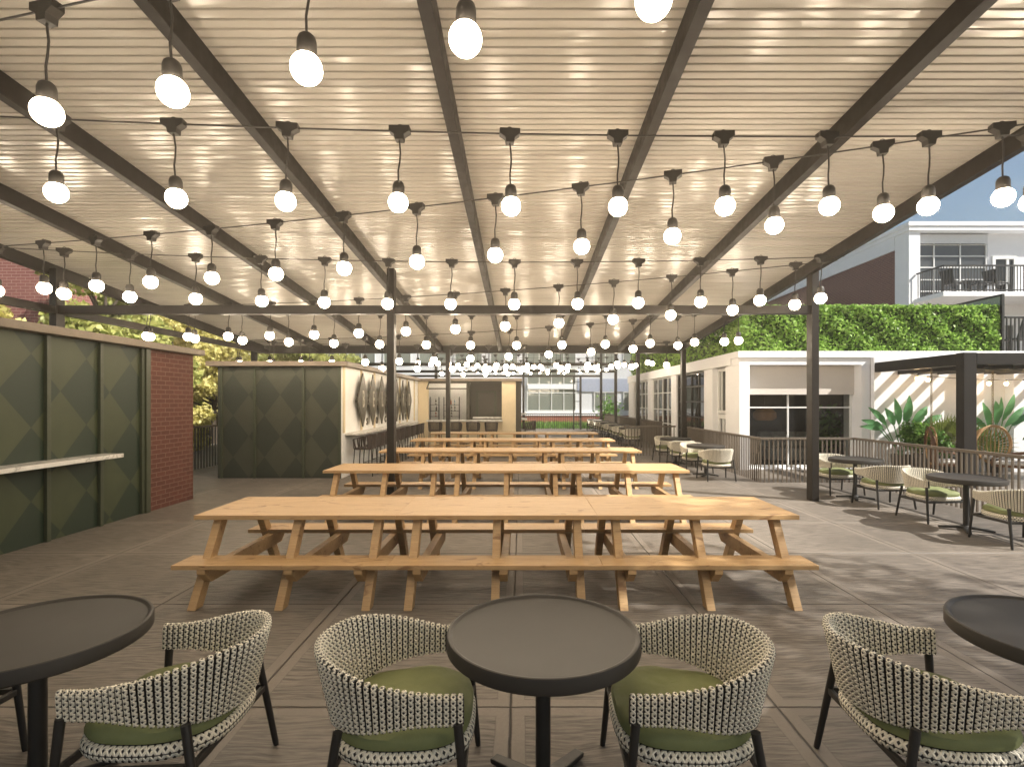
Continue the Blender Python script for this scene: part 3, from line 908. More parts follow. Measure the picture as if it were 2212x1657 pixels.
table_at(2.45, TY, 'dark round table at the right edge of the foreground', GT)
D2R = math.radians
chair_at(-2.80, TY-.06, 0, 'woven chair mostly cut off by the left edge of the picture', GC)
chair_at(-1.535, TY+.01, PI, 'woven chair at the right of the left foreground table', GC)
chair_at(-.515, TY-.03, D2R(2), 'woven chair at the left of the centre foreground table', GC)
chair_at(.715, TY-.03, PI-D2R(2), 'woven chair at the right of the centre foreground table', GC)
chair_at(1.765, TY-.03, D2R(-3), 'woven chair at the left of the right foreground table', GC)
# right terrace beside the long railing
table_at(6.04, 9.45, 'dark round table behind the near right post, by the railing', GT, .3)
table_at(6.06, 7.12, 'dark round table by the railing, nearer the right edge', GT, .2)
chair_at(6.08, 10.08, -PI/2+.08, 'woven chair half hidden by the near right post, facing the camera', GC)
chair_at(6.10, 8.78, PI/2+.05, 'woven chair with its back to the camera right of the near right post', GC)
chair_at(6.13, 7.82, -PI/2+.1, 'woven chair facing the camera, nearest the right edge beyond its table', GC)
chair_at(6.13, 6.45, PI/2-.04, 'woven chair with its back to the camera, cut by the right edge', GC)
# middle terrace by the pavilion corner
table_at(4.38, 14.8, 'dark round table farther of the two by the pavilion corner', GT)
table_at(4.38, 12.4, 'dark round table nearer of the two by the pavilion corner', GT, .2)
chair_at(4.30, 15.45, -PI/2+.15, 'sunlit woven chair farthest of four by the pavilion railing, facing the camera', GC)
chair_at(4.35, 14.15, PI/2-.1, 'woven chair second farthest of four by the pavilion railing, back to camera', GC)
chair_at(4.33, 13.05, -PI/2+.1, 'woven chair second nearest of four by the pavilion railing, facing camera', GC)
chair_at(4.40, 11.75, PI/2+.03, 'woven chair nearest of four by the pavilion railing, back to camera', GC)
# back row along the dense railing
for k in range(5):
    y = 20.9 + 2.45*k
    nm = ('nearest', 'second', 'middle', 'fourth', 'farthest')[k]
    table_at(4.35, y, 'dark round table, %s in the back row along the dense railing' % nm, GT)
    chair_at(4.3, y-.63, PI/2, 'woven chair in front of the %s table of the back row' % nm, GC)
    chair_at(4.3, y+.63, -PI/2, 'woven chair behind the %s table of the back row' % nm, GC)

# ================================================================== bar stools (facing +x)
def make_stool():
    t = thing('bar_stool', 'x', 'bar stool', (0,0,0))
    def plan(s):       # s 0..1 around: right arm front -> back -> left arm front
        pts = [(.23,-.24),(-.12,-.25),(-.215,-.19),(-.235,0),(-.215,.19),(-.12,.25),(.23,.24)]
        q = s*(len(pts)-1); i = min(int(q), len(pts)-2); f = q-i
        return (pts[i][0]+(pts[i+1][0]-pts[i][0])*f, pts[i][1]+(pts[i+1][1]-pts[i][1])*f)
    def top(p): return .87 + .105*max(0, min(1, (.23-p[0])/.40))
    m = MB()
    m.tube([(*plan(s), top(plan(s))) for s in np.linspace(0, 1, 19)], .013, 6)
    m.tube([(plan(s)[0]*.93, plan(s)[1]*.93, .655) for s in np.linspace(0, 1, 19)], .013, 6)
    for sg in (0, 1): m.tube([(plan(sg)[0]*.93, plan(sg)[1]*.93, .655), (*plan(sg), top(plan(sg)))], .013, 6)
    m.build('back_frame', M['strap'], t, smooth=True)
    m = MB(); n = 25
    for k in range(n):
        s = (k+.5)/n; p = plan(s); p2 = plan(min(1, max(0, s+.012)))
        d = Vector((plan(min(1,s+.01))[0]-plan(max(0,s-.01))[0], plan(min(1,s+.01))[1]-plan(max(0,s-.01))[1], 0)).normalized()
        m.bar((p[0]*.93, p[1]*.93, .655), (p2[0], p2[1], top(p2)), .033, .010, up=tuple(d.cross(Vector((0,0,1)))))
    m.build('straps', M['strap'], t)
    MB().box(-.20, .22, -.22, .22, .625, .665).build('seat', M['strap'], t, bevel=.012)
    for (x, y) in ((.20,.21),(.20,-.21),(-.19,.20),(-.19,-.20)):
        MB().tube([(x*1.18, y*1.14, 0), (x, y, .63)], .012, 8).build('leg', M['black'], t, smooth=True)
    c = [(.226,.232,.23),(.226,-.232,.23),(-.215,-.222,.23),(-.215,.222,.23)]; m = MB()
    for a, b in ((0,1),(1,2),(2,3),(3,0)): m.tube([c[a], c[b]], .009, 6)
    m.build('footrest', M['black'], t, smooth=True)
    return t
st0 = make_stool(); index_children()
GS = 'brown strap bar stools'
for k in range(9):
    lab = 'brown strap stool under the sign shelf, %s of nine counting from the camera' % ORD[k+1]
    loc = (-3.70, 12.49 + .78*k, 0)
    if k == 0: st0.location = loc; st0.rotation_euler = (0,0,PI); st0['label'] = lab; st0['group'] = GS
    else: dup(st0, loc, PI, lab, GS)
for k, x in enumerate((-3.29, -2.53, -1.83, -1.13)):
    dup(st0, (x, 20.1, 0), PI/2 + random.uniform(-.05, .05), 'brown strap stool at the bar counter, %s from the left of four' % ORD[k+1], GS)
dup(st0, (.36, 20.95, 0), PI+.12, 'brown strap stool standing alone right of the bar beside the side counter', GS)

# ================================================================== helpers: windows and leaves
def window(parent, axis, pos, a0, a1, z0, z1, glass, cols, rows, fw=.05, face=-1, name='window', frame=None, depth=.06):
    """glazed opening: frame with muntins, one pane mesh as its child.
    axis 'y': lies in a plane y = pos, runs along x; axis 'x': plane x = pos, runs along y. face is the outward sign"""
    m = MB()
    def bx(u0, u1, w0, w1, d0=0., d1=depth):
        p, q = sorted((pos + face*d0, pos + face*d1))
        if axis == 'y': m.box(u0, u1, p, q, w0, w1)
        else: m.box(p, q, u0, u1, w0, w1)
    bx(a0, a0+fw, z0, z1); bx(a1-fw, a1, z0, z1)
    bx(a0+fw, a1-fw, z0, z0+fw); bx(a0+fw, a1-fw, z1-fw, z1)
    cs = [a0 + (a1-a0)*k/cols for k in range(1, cols)] if isinstance(cols, int) else cols
    rs = [z0 + (z1-z0)*k/rows for k in range(1, rows)] if isinstance(rows, int) else rows
    for c in cs: bx(c-fw*.4, c+fw*.4, z0+fw, z1-fw, 0, depth*.8)
    for r in rs: bx(a0+fw, a1-fw, r-fw*.4, r+fw*.4, 0, depth*.7)
    fr = W(m, name, frame or M['glassframe'], parent)
    g = MB(); p = pos + face*.012
    if axis == 'y': g.quad((a0+.01,p,z0+.01),(a1-.01,p,z0+.01),(a1-.01,p,z1-.01),(a0+.01,p,z1-.01))
    else: g.quad((p,a0+.01,z0+.01),(p,a1-.01,z0+.01),(p,a1-.01,z1-.01),(p,a0+.01,z1-.01))
    W(g, 'pane', glass, fr)
    return fr

def leaves(P, size, mat, name, parent=None, up=0.35, aspect=.55, rs=None):
    """one mesh of folded leaf blades at the points P"""
    rs = rs or np.random
    n = len(P); P = np.asarray(P)
    nrm = rs.normal(size=(n,3)); nrm[:,2] += up; nrm /= np.linalg.norm(nrm, axis=1)[:,None]
    t = rs.normal(size=(n,3)); t -= nrm*(t*nrm).sum(1)[:,None]; t /= np.linalg.norm(t, axis=1)[:,None]
    b = np.cross(nrm, t); s = size*(.6+.8*rs.random(n))[:,None]
    V = np.empty((n,4,3)); V[:,0] = P - t*s; V[:,1] = P + b*s*aspect + nrm*s*.18; V[:,2] = P + t*s; V[:,3] = P - b*s*aspect + nrm*s*.18
    me = bpy.data.meshes.new(name); me.vertices.add(4*n); me.vertices.foreach_set('co', V.astype(np.float32).ravel())
    me.loops.add(4*n); me.loops.foreach_set('vertex_index', np.arange(4*n, dtype=np.int32))
    me.polygons.add(n); me.polygons.foreach_set('loop_start', np.arange(0, 4*n, 4, dtype=np.int32)); me.polygons.foreach_set('loop_total', np.full(n, 4, dtype=np.int32))
    me.update(); me.validate(); me.materials.append(mat)
    o = bpy.data.objects.new(name, me); COL.objects.link(o)
    if parent is not None: o.parent = parent
    return o

# ================================================================== white pavilion on the right
pv = thing('pavilion', 'single storey white pavilion with big dark windows and hedge on its roof', 'building', (7.3, 13.6, 0))
XW, YF = 5.62, 13.45
wh = M['white']
W(MB().box(XW, 5.885, YF, 14.37, 0, 2.70).box(8.76, 8.98, YF, 14.2, 0, 2.70).box(5.885, 8.76, YF+.02, 13.9, 0, .035), 'front_column', wh, pv, bevel=.006)
W(MB().box(XW, 8.99, YF+.003, 14.2, 2.703, 2.88), 'lintel', wh, pv)
W(MB().box(XW-.05, 16, YF-.05, 13.9, 2.883, 3.05).box(XW-.05, 6.6, 13.903, 27.3, 2.72, 3.05), 'fascia', wh, pv, bevel=.006)
W(MB().box(6.62, 18, 13.92, 27.3, 2.9, 3.0), 'roof', M['ground'], pv)
W(MB().box(5.889, 8.757, 13.74, 13.76, 1.94, 2.70), 'roller_blind', M['shade'], pv)
window(pv, 'y', 13.90, 5.89, 8.755, .036, 2.70, M['glassroom'], [7.08, 7.80], [1.60], .045, -1, 'shop_window')
W(MB().box(8.985, 16, 13.30, 13.44, 0, 2.88).box(11.3, 11.55, 13.05, 13.298, 0, 2.85).box(12.3, 12.6, 13.05, 13.298, 0, 2.85), 'patio_wall', wh, pv)
# long side
for (a, b_) in ((15.34, 16.05), (18.90, 19.56), (22.5, 23.2), (26.1, 27.25)):
    W(MB().box(XW, XW+.4, a, b_, 0, 2.718), 'pilaster', wh, pv, bevel=.006)
window(pv, 'x', XW+.22, 14.37, 15.34, 1.42, 2.70, M['glass'], [15.1], 1, .08, -1, 'side_window')
dr = window(pv, 'x', XW+.22, 14.372, 15.338, 0, 1.40, M['glass'], [14.98], 1, .14, -1, 'door')
window(pv, 'x', XW+.12, 16.052, 18.898, 0.02, 2.70, M['glass'], 4, [.75, 1.25, 1.75, 2.25], .05, -1, 'grid_window', M['steel'])
window(pv, 'x', XW+.12, 19.562, 22.498, 0.02, 2.70, M['glass'], 4, [.9, 1.45, 2.1], .04, -1, 'grid_window')
window(pv, 'x', XW+.12, 23.202, 26.098, 0.02, 2.70, M['glass'], 4, [.9, 1.45, 2.1], .04, -1, 'grid_window')
# dim room behind the shop window
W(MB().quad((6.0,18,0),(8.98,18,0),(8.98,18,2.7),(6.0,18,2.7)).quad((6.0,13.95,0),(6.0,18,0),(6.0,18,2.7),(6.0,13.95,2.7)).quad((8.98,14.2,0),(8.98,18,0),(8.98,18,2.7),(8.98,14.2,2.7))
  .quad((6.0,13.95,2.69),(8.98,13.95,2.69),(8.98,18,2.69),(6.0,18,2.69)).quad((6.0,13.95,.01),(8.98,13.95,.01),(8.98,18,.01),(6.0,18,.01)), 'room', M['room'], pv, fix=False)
ls = thing('lampshade', 'orange lampshade hanging inside the dark pavilion window', 'lampshade', (6.85, 14.7, 1.35))
MB().lathe([(.16,.24),(.30,.10),(.31,-.04),(.22,-.12)], 28, cap=False).build('shade', M['orange'], ls, smooth=True)
MB().tube([(0,0,.2),(0,0,1.3)], .008, 6).build('cord', M['black'], ls)
sf = thing('sofa', 'pale sofa with cushions inside the pavilion window', 'sofa', (7.9, 15.4, 0))
W(MB().box(7.2, 8.7, 15.1, 15.8, .05, .42), 'seat', M['whitecloth'], sf, bevel=.06)
W(MB().box(7.2, 8.7, 15.75, 15.98, .3, .85), 'back', M['whitecloth'], sf, bevel=.06)
for x in (7.5, 8.2):
    W(MB().box(x, x+.42, 15.55, 15.7, .44, .86), 'cushion', M['shade'], sf, bevel=.05)
pi_ = thing('indoor_plant', 'leafy green plant inside the pavilion window at its right end', 'plant', (8.45, 14.5, 0))
MB().lathe([(.12,0),(.16,.3),(.14,.3)], 20).build('pot', M['planter'], pi_, smooth=True)
r_ = np.random.RandomState(5); P = r_.normal(size=(260,3))*np.array([.17,.15,.28]) + np.array([0,0,.95])
leaves(P, .09, M['bushleaf'], 'foliage', pi_, rs=r_)
MB().tube([(0,0,.28),(.02,0,.7),(0,0,1.1)], .015, 6).build('stem', M['bark'], pi_)

# hedge on the roof: along the front and back along the side
hd = thing('hedge', 'clipped bright green hedge along the roof edge of the white pavilion', 'hedge', (9.0, 13.9, 3.05))
r_ = np.random.RandomState(11)
def hedge_pts(n, x0, x1, y0, y1, z0, z1, rs):
    P = rs.random((n,3)); side = rs.randint(0, 4, n)
    dpt = rs.exponential(.05, n).clip(0, .25)
    q = P*np.array([x1-x0, y1-y0, z1-z0]) + np.array([x0,y0,z0])
    wav = .05*np.sin(q[:,0]*5+q[:,2]*7) + .04*np.sin(q[:,0]*11.3-q[:,2]*9+q[:,1]*6) + .03*np.sin(q[:,1]*8+q[:,2]*13)
    f = side == 0; q[f,1] = y0 + dpt[f] + wav[f]
    f = side == 1; q[f,0] = x0 + dpt[f] + wav[f]
    f = side == 2; q[f,2] = z1 - dpt[f] + .5*wav[f]
    f = side == 3; q[f,0] = x1 - dpt[f] + wav[f]
    return q
P1 = hedge_pts(30000, 5.70, 12.42, 13.62, 14.25, 3.05, 4.25, r_)
keep = np.ones(len(P1), bool)
lo = leaves(P1, .046, M['hedge'], 'foliage', None, .5, .6, r_); lo.parent = hd; lo.location = -Vector(hd.location)
P2 = hedge_pts(16000, 5.70, 6.35, 14.26, 27.2, 3.05, 4.25, r_)
lo = leaves(P2, .055, M['hedge'], 'foliage', None, .5, .6, r_); lo.parent = hd; lo.location = -Vector(hd.location)
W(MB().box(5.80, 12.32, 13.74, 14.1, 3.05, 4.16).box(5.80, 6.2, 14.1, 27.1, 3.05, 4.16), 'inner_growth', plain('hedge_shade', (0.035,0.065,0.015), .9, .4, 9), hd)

# frosted screen and terrace rail right of the hedge
sc = thing('glass_screen', 'frosted green glass screen in dark frame at the right end of the hedge', 'screen', (12.52, 15.2, 3.05))
W(MB().box(12.51, 12.53, 13.64, 17.4, 3.08, 4.50), 'pane', M['frost'], sc)
W(MB().box(12.49, 12.55, 13.57, 13.637, 3.05, 4.55).box(12.49, 12.55, 13.64, 17.4, 4.503, 4.55).box(12.485, 12.508, 13.64, 17.4, 3.72, 3.76), 'frame', M['black'], sc)
fn = fence('railing', 'dark roof terrace railing at the right edge beside the glass screen', (12.58, 13.6), (16.0, 13.6), M['black'], M['black'], h=.92, step=.11, group=FG)
fn.location.z = 3.05

# ================================================================== upper white and brick building
ub = thing('apartment_building', 'white upper building with brick side, gridded window and balcony behind the pavilion', 'building', (18, 22, 0))
XU, YU = 14.87, 20.0
W(MB().box(XU, 40, YU+.76, 46, 0, 8.28), 'brick_side', M['brickfar'], ub)
W(MB().box(XU-.03, 15.27, YU, YU+.75, 0, 8.28).box(15.27, 30, YU+.35, YU+.752, 0, 5.5).box(18.16, 30, YU+.35, YU+.752, 5.5, 8.30).box(XU-.06, XU+.3, YU+.753, 46, 7.75, 8.28), 'wall', wh, ub)
W(MB().box(XU-.12, 30, YU-.12, 46, 8.45, 8.60).box(XU-.08, 30, YU-.08, 46, 8.283, 8.447), 'cornice', wh, ub)
window(ub, 'y', YU+.42, 15.28, 18.15, 5.55, 8.26, mat_glass('sky_window_glass', (.07,.075,.08)), [16.10, 17.12], [6.05, 6.5, 6.98, 7.42, 7.86], .05, -1)
W(MB().box(15.34, 18.08, YU+.26, YU+.30, 7.88, 8.22), 'blind', M['lightpanel'], ub)
window(ub, 'y', YU+.345, 18.30, 19.25, 5.7, 7.40, M['glass'], [18.9], 1, .12, -1, 'door')
window(ub, 'y', YU+.345, 18.75, 19.15, 3.0, 4.75, M['brown'], 1, 1, .04, -1, 'door')
W(MB().box(15.08, 30, 18.66, YU+.345, 5.52, 5.68), 'balcony_slab', wh, ub)
m = MB().bar((15.12,18.72,6.62),(24,18.72,6.62),.05,.05).bar((15.12,18.75,6.62),(15.12,YU-.02,6.62),.05,.05).bar((15.12,18.72,5.75),(24,18.72,5.75),.03,.03)
for k in range(80): m.box(15.12+k*.11, 15.14+k*.11, 18.71, 18.73, 5.68, 6.60)
for k in range(11): m.box(15.11, 15.13, 18.80+k*.11, 18.82+k*.11, 5.68, 6.60)
W(m, 'balcony_railing', M['black'], ub)
bc = thing('balcony_chair', 'x', 'chair', (0,0,0))
MB().box(-.24,.24,-.24,.24,.40,.45).build('seat', M['black'], bc, bevel=.01)
MB().prism([(-.24,.45),(-.20,.45),(-.33,.92),(-.37,.92)], 'y', -.24, .24).build('backrest', M['black'], bc, bevel=.006)
for (x, y) in ((.22,.22),(.22,-.22),(-.22,.22),(-.22,-.22)): MB().bar((x*1.1,y*1.1,0),(x,y,.41),.035,.035).build('leg', M['black'], bc)
index_children()
GB = 'dark chairs on the balcony'
for k, (x, rz) in enumerate(((16.0,.2),(17.05,PI-.2),(17.6,.1),(19.3,2.6))):
    lab = 'dark chair behind the balcony railing, %s from the left' % ORD[k+1]
    if k == 0: bc.location = (x, 19.35, 5.68); bc.rotation_euler = (0,0,rz); bc['label'] = lab; bc['group'] = GB
    else: dup(bc, (x, 19.35, 5.68), rz, lab, GB)
dup(bc, (13.75, 14.6, 3.05), PI/2+.3, 'dark chair on the roof terrace at the right edge beside the glass screen', GB)
bt_ = thing('balcony_table', 'low dark table between the chairs on the balcony', 'table', (16.55, 19.35, 5.68))
MB().box(-.3,.3,-.25,.25,.48,.52).build('tabletop', M['black'], bt_)
MB().box(-.03,.03,-.03,.03,0,.48).box(-.2,.2,-.2,.2,0,.02).build('pedestal', M['black'], bt_)

# ================================================================== small pergola with hanging chairs on the right
p3 = thing('pergola', 'heavy dark timber pergola over the hanging chairs at the right edge', 'pergola', (9.1, 10.7, 0))
sd = M['steel']
W(MB().box(8.98, 9.24, 10.60, 10.80, 0, 2.75), 'post', sd, p3, bevel=.008)
W(MB().box(13.6, 13.86, 10.60, 10.80, 0, 2.75), 'post', sd, p3, bevel=.008)
W(MB().box(8.98, 9.2, 10.803, 13.28, 2.50, 2.74), 'side_beam', sd, p3, bevel=.005)
W(MB().box(9.243, 13.597, 10.60, 10.80, 2.51, 2.74), 'front_beam', sd, p3, bevel=.005)
for k in range(9):
    x = 9.62 + .5*k
    W(MB().box(x-.05, x+.05, 10.803, 13.28, 2.44, 2.58), 'rafter', sd, p3)
for k in range(4):
    x = 9.4 + 1.0*k
# string of small bulbs
c = MB().tube([(9.3+4.2*t, 12.6, 2.43-.55*t+.5*t*t) for t in np.linspace(0,1,20)], .008, 5).build('light_string_cable', M['lampblack'])
tag(c, 'thin cable with small bulbs under the timber pergola at right', 'cable', 'patio light string')
sb0 = None
for k, t in enumerate((.06,.12,.36,.47,.57,.67)):
    p = (9.3+4.2*t, 12.6, 2.43-.55*t+.5*t*t-.01)
    lab = 'small warm bulb %s from the left under the timber pergola at right' % ORD[k+1]
    if sb0 is None:
        sb0 = thing('small_bulb', lab, 'lamp', p, 0, 'small bulbs under the timber pergola')
        MB().lathe([(.001,-.13),(.025,-.12),(.042,-.09),(.035,-.055),(.018,-.04)], 14).build('bulb', M['smallbulb'], sb0, smooth=True)
        MB().lathe([(.018,-.042),(.02,0.0),(.008,.005)], 10).build('socket', M['lampblack'], sb0, smooth=True)
        index_children()
    else: dup(sb0, p, 0, lab)

def chain(mb, x, y, z0, z1):
    z = z1; k = 0
    while z > z0:
        pts = []
        for t in np.linspace(0, 2*PI, 11)[:-1]:
            a, b_ = .019*math.cos(t), .04*math.sin(t)
            pts.append((x + (a if k % 2 else 0), y + (0 if k % 2 else a), z-.04+b_))
        mb.tube(pts, .006, 5, closed=True); z -= .062; k += 1
    return mb
# egg shaped hanging chair
eg = thing('hanging_chair', 'round rattan hanging chair on a chain right of the timber post', 'hanging chair', (10.78, 11.95, .38))
def egg(th, ph, rx=.40, ry=.34, rz=.42):
    return (rx*math.sin(th)*math.cos(ph), ry*math.sin(th)*math.sin(ph), .40 + rz*math.cos(th))
m = MB()
for k in range(17):
    ph = PI*.02 + PI*.96*k/16
    m.tube([egg(t, ph) for t in np.linspace(.05, 2.5, 14)], .008, 6)
m.build('ribs', M['rattan'], eg, smooth=True)
m = MB(); m.tube([(.41*math.cos(t), -.02, .40+.43*math.sin(t)) for t in np.linspace(0, 2*PI, 36)[:-1]], .020, 8, closed=True)
m.tube([(.38*math.cos(t), -.02, .40+.40*math.sin(t)) for t in np.linspace(0, 2*PI, 36)[:-1]], .010, 8, closed=True)
m.build('rim', M['rattan'], eg, smooth=True)
MB().lathe([(.001,.06),(.2,.07),(.27,.10),(.25,.15),(.1,.18),(.001,.185)], 28).build('cushion', M['whitecloth'], eg, smooth=True)
chain(MB(), 0, 0, .83, 2.13).build('chain', M['chain'], eg)
rg = thing('hanging_chair', 'hanging rattan swing seen edge-on, left of the timber post', 'hanging chair', (9.34, 11.9, .38))
m = MB(); m.tube([(.11*math.cos(t), .30*math.cos(t), .38+.42*math.sin(t)) for t in np.linspace(0, 2*PI, 30)[:-1]], .018, 8, closed=True)
m.build('rim', M['rattan'], rg, smooth=True)
m = MB()
for k in range(9):
    a = -.9+.22*k
    m.tube([(.11*math.cos(t)*math.cos(a)-.12*math.sin(t*.5)*math.cos(a), .30*math.cos(t), .38+.42*math.sin(t)*math.sin(a+1.2)) for t in np.linspace(0, PI, 12)], .007, 5)
m.build('ribs', M['rattandark'], rg, smooth=True)
chain(MB(), 0, 0, .80, 2.13).build('chain', M['chain'], rg)

# rattan armchair and low lounge chair behind the railing
def rattan_chair(name, label, x, y, rz, mt):
    t = thing(name, label, 'armchair', (x, y, 0), rz, 'rattan armchairs behind the right railing')
    m = MB(); n = 12                       # rounded solid back facing +x
    poly = [(-.33,.38)] + [(.33*math.cos(PI-a), .62+.36*math.sin(a)) for a in np.linspace(0, PI, n)] + [(.33,.38)]
    m.prism(poly, 'x', -.30, -.265)
    m.build('backrest', mt, t, bevel=.01)
    MB().box(-.28,.28,-.29,.29,.33,.38).build('seat', mt, t, bevel=.01)
    MB().box(-.24,.27,-.27,.27,.382,.45).build('cushion', M['whitecloth'], t, bevel=.03)
    for s in (-1, 1):
        MB().tube([(-.27,s*.31,.66),(.1,s*.33,.60),(.28,s*.32,.52),(.29,s*.31,.35)], .022, 8).build('armrest', mt, t, smooth=True)
    for (a, b_) in ((.26,.28),(.26,-.28),(-.27,.28),(-.27,-.28)):
        MB().tube([(a*1.15,b_*1.1,0),(a,b_,.36)], .02, 8).build('leg', mt, t, smooth=True)
    return t
rattan_chair('rattan_armchair', 'brown rattan armchair with white cushion in front of the hanging chair', 10.75, 11.4, PI/2+.6, M['rattandark'])
rattan_chair('rattan_armchair', 'brown rattan lounge chair low behind the railing left of the post', 9.62, 11.75, -.5, M['rattandark'])

# planters, bushes, paddle-leaf plants, palm
def planter(x, y, r, h, t):
    MB().lathe([(r*.85,0),(r,h),(r*.92,h),(r*.9,h-.04)], 24, (x,y,0)).build('planter', M['planter'], t, smooth=True)
def paddle_plant(x, y, leaves_, label, H):
    t = thing('paddle_plant', label, 'plant', (x, y, 0), 0, 'paddle leaved plants by the patio wall')
    planter(0, 0, .22, .45, t)
    rnd = random.Random(int(x*100))
    for (az, tilt, L, wd) in leaves_:
        d = Vector((math.cos(az)*math.sin(tilt), math.sin(az)*math.sin(tilt)*.5, math.cos(tilt)))
        base = Vector((rnd.uniform(-.06,.06), rnd.uniform(-.06,.06), .42)); stem = H*(.40+.25*rnd.random())
        sdir = (d + Vector((0,0,.7))).normalized(); tip0 = base + sdir*stem
        m = MB().tube([base, base+sdir*stem*.5, tip0], .012, 6)
        side = d.cross(Vector((-.2,-1,.15))).normalized(); nrm = side.cross(d).normalized()
        n = 12; V = []; F = []
        for i in range(n+1):
            f = i/n; wv = wd*.80*math.sin(PI*min(1,(f*.95+.05)))**.8*(1-.25*f)
            c = tip0 + d*L*1.15*f + Vector((0,0,-.22*L*f*f*math.sin(tilt))) + nrm*.05*math.sin(3*f)
            tear = 1 - (.25 if (i % 4 == 2 and rnd.random() < .5) else 0)
            V += [c + side*wv*tear + nrm*wv*.28, c, c - side*wv + nrm*wv*.28]
        b0 = len(m.v); m.v += [tuple(v) for v in V]
        for i in range(n):
            a = b0+i*3; m.f += [(a,a+1,a+4,a+3),(a+1,a+2,a+5,a+4)]
        m.build('leaf', M['paddle'], t, smooth=True, fix=False)
    return t
paddle_plant(9.42, 12.95, [(0.2,.10,.62,.12),(2.9,.16,.60,.12),(.1,.62,.58,.15),(3.1,.70,.60,.11),(0,.95,.55,.12),(3.2,1.05,.55,.12),(2.5,.45,.45,.13),(.4,.3,.55,.13),(3.3,1.25,.5,.10)],
             'large paddle leaved plant against the white patio wall, left of the timber post', 1.4)
paddle_plant(11.75, 12.95, [(2.9,.25,.62,.12),(.2,.42,.68,.11),(.1,.70,.66,.12),(3.1,.65,.60,.11),(3.2,1.0,.58,.12),(.3,.95,.6,.10),(1.2,.15,.5,.13),(0,.15,.6,.08)],
             'large paddle leaved plant against the white patio wall, right of the timber post', 1.45)
def bush(x, y, rx, rz_, z, n, label, mat='bushleaf', ls_=.05):
    t = thing('bush', label, 'bush', (x, y, 0), 0, 'leafy bushes in planters by the patio wall')
    planter(0, 0, .30, .5, t)
    rs = np.random.RandomState(int(x*37))
    P = []
    for k in range(9):
        c = np.array([rs.uniform(-rx,rx)*.7, rs.uniform(-.25,.25), z + rs.uniform(-rz_,rz_)*.6])
        q = rs.normal(size=(n//9,3)); q /= np.linalg.norm(q,axis=1)[:,None]; q *= (.10+.20*rs.random((n//9,1)))
        P.append(c+q)
    leaves(np.concatenate(P), ls_, M[mat], 'foliage', t, .5, .55, rs)
    m = MB()
    for k in range(6): m.tube([(0,0,.4),(rs.uniform(-.1,.1),rs.uniform(-.1,.1),.6),(rs.uniform(-rx,rx)*.7,rs.uniform(-.2,.2),z)], .012, 5)
    m.build('stems', M['bark'], t)
    return t
bush(9.75, 12.55, .55, .38, .82, 2600, 'round leafy bush beneath the left paddle leaved plant')
bush(12.15, 11.9, .5, .40, .85, 2200, 'round leafy bush at the right edge beyond the railing')
def fan_palm(x, y, label, H, n):
    t = thing('fan_palm', label, 'palm', (x, y, 0), 0, 'fan palms by the patio wall')
    planter(0, 0, .22, .4, t)
    rnd = random.Random(int(x*31))
    for k in range(n):
        az = rnd.uniform(0, 2*PI); tilt = rnd.uniform(.1, 1.1); L = rnd.uniform(.45, .7)
        d = Vector((math.cos(az)*math.sin(tilt), math.sin(az)*math.sin(tilt)*.6, math.cos(tilt)))
        c = Vector((0,0,.4)) + d*H*.8; m = MB().tube([(0,0,.38), c], .008, 5)
        side = d.cross(Vector((.1,-1,.2))).normalized()
        for j in range(15):
            a = -1.25 + 2.5*j/14; e = (d*math.cos(a) + side*math.sin(a)).normalized()
            q = e.cross(Vector((0,-1,0))).normalized()*.016
            p1 = c + e*L*.55; p2 = c + e*L + Vector((0,0,-.10*L))
            i = len(m.v); m.v += [tuple(c), tuple(p1+q), tuple(p2), tuple(p1-q)]; m.f.append((i,i+1,i+2,i+3))
        m.build('leaf', M['palm'], t, fix=False)
fan_palm(10.35, 12.7, 'yellow green fan palm left of the timber post against the wall', .75, 12)
fan_palm(10.95, 12.8, 'yellow green fan palm mostly hidden by the timber post', .6, 9)

# ================================================================== far building beyond the grass
fb = thing('office_building', 'long pale building with wide windows on a brick base beyond the grass', 'building', (0, 43, 0))
YB = 41.0
W(MB().box(-26, 16, YB, YB+6, 0, .66), 'brick_base', M['brickbase'], fb)
W(MB().box(-26, 16, YB+.10, YB+6, .663, 14), 'wall', M['lightpanel'], fb)
W(MB().box(-26, 16, YB-.06, YB+.097, .67, 1.0), 'sill_band', M['white'], fb)
for z in (3.55, 7.1, 10.6):
    W(MB().box(4.45, 16, YB+.02, YB+.097, z-1.0, z), 'blue_band', M['bluepanel'], fb)
    W(MB().box(-26, .3, YB+.02, YB+.097, z-.5, z), 'blue_band', M['bluepanel'], fb)
for fl_ in range(3):
    z0 = 1.02 + 3.55*fl_
    window(fb, 'y', YB+.09, .47, 4.35, z0, z0+3.35, M['glassfar'], 4, [z0+1.42, z0+1.72, z0+2.1], .07, -1, 'wide_window')
    W(MB().box(.54, 4.28, YB-.02, YB+.025, z0+1.73, z0+2.07), 'spandrel', M['white'], fb)
    for x0 in (5.75, 8.05, 10.6):
        window(fb, 'y', YB+.09, x0, x0+1.75, z0, z0+1.5, M['glassfar'], 2, 1, .06, -1, 'window')
    for x0 in (-2.4, -5.2, -8.0, -10.8, -13.6, -16.4, -19.2):
        window(fb, 'y', YB+.09, x0, x0+2.2, z0+.1, z0+2.6, M['glassfar'], 2, [z0+1.9], .07, -1, 'window')
sh_ = thing('shrub', 'small bright green shrub behind the far railing', 'shrub', (5.8, 34.6, 0), 0)
r_ = np.random.RandomState(4); P = r_.normal(size=(500,3))*np.array([.35,.3,.5])+np.array([0,0,1.0])
leaves(P, .11, M['grass'], 'foliage', sh_, rs=r_)
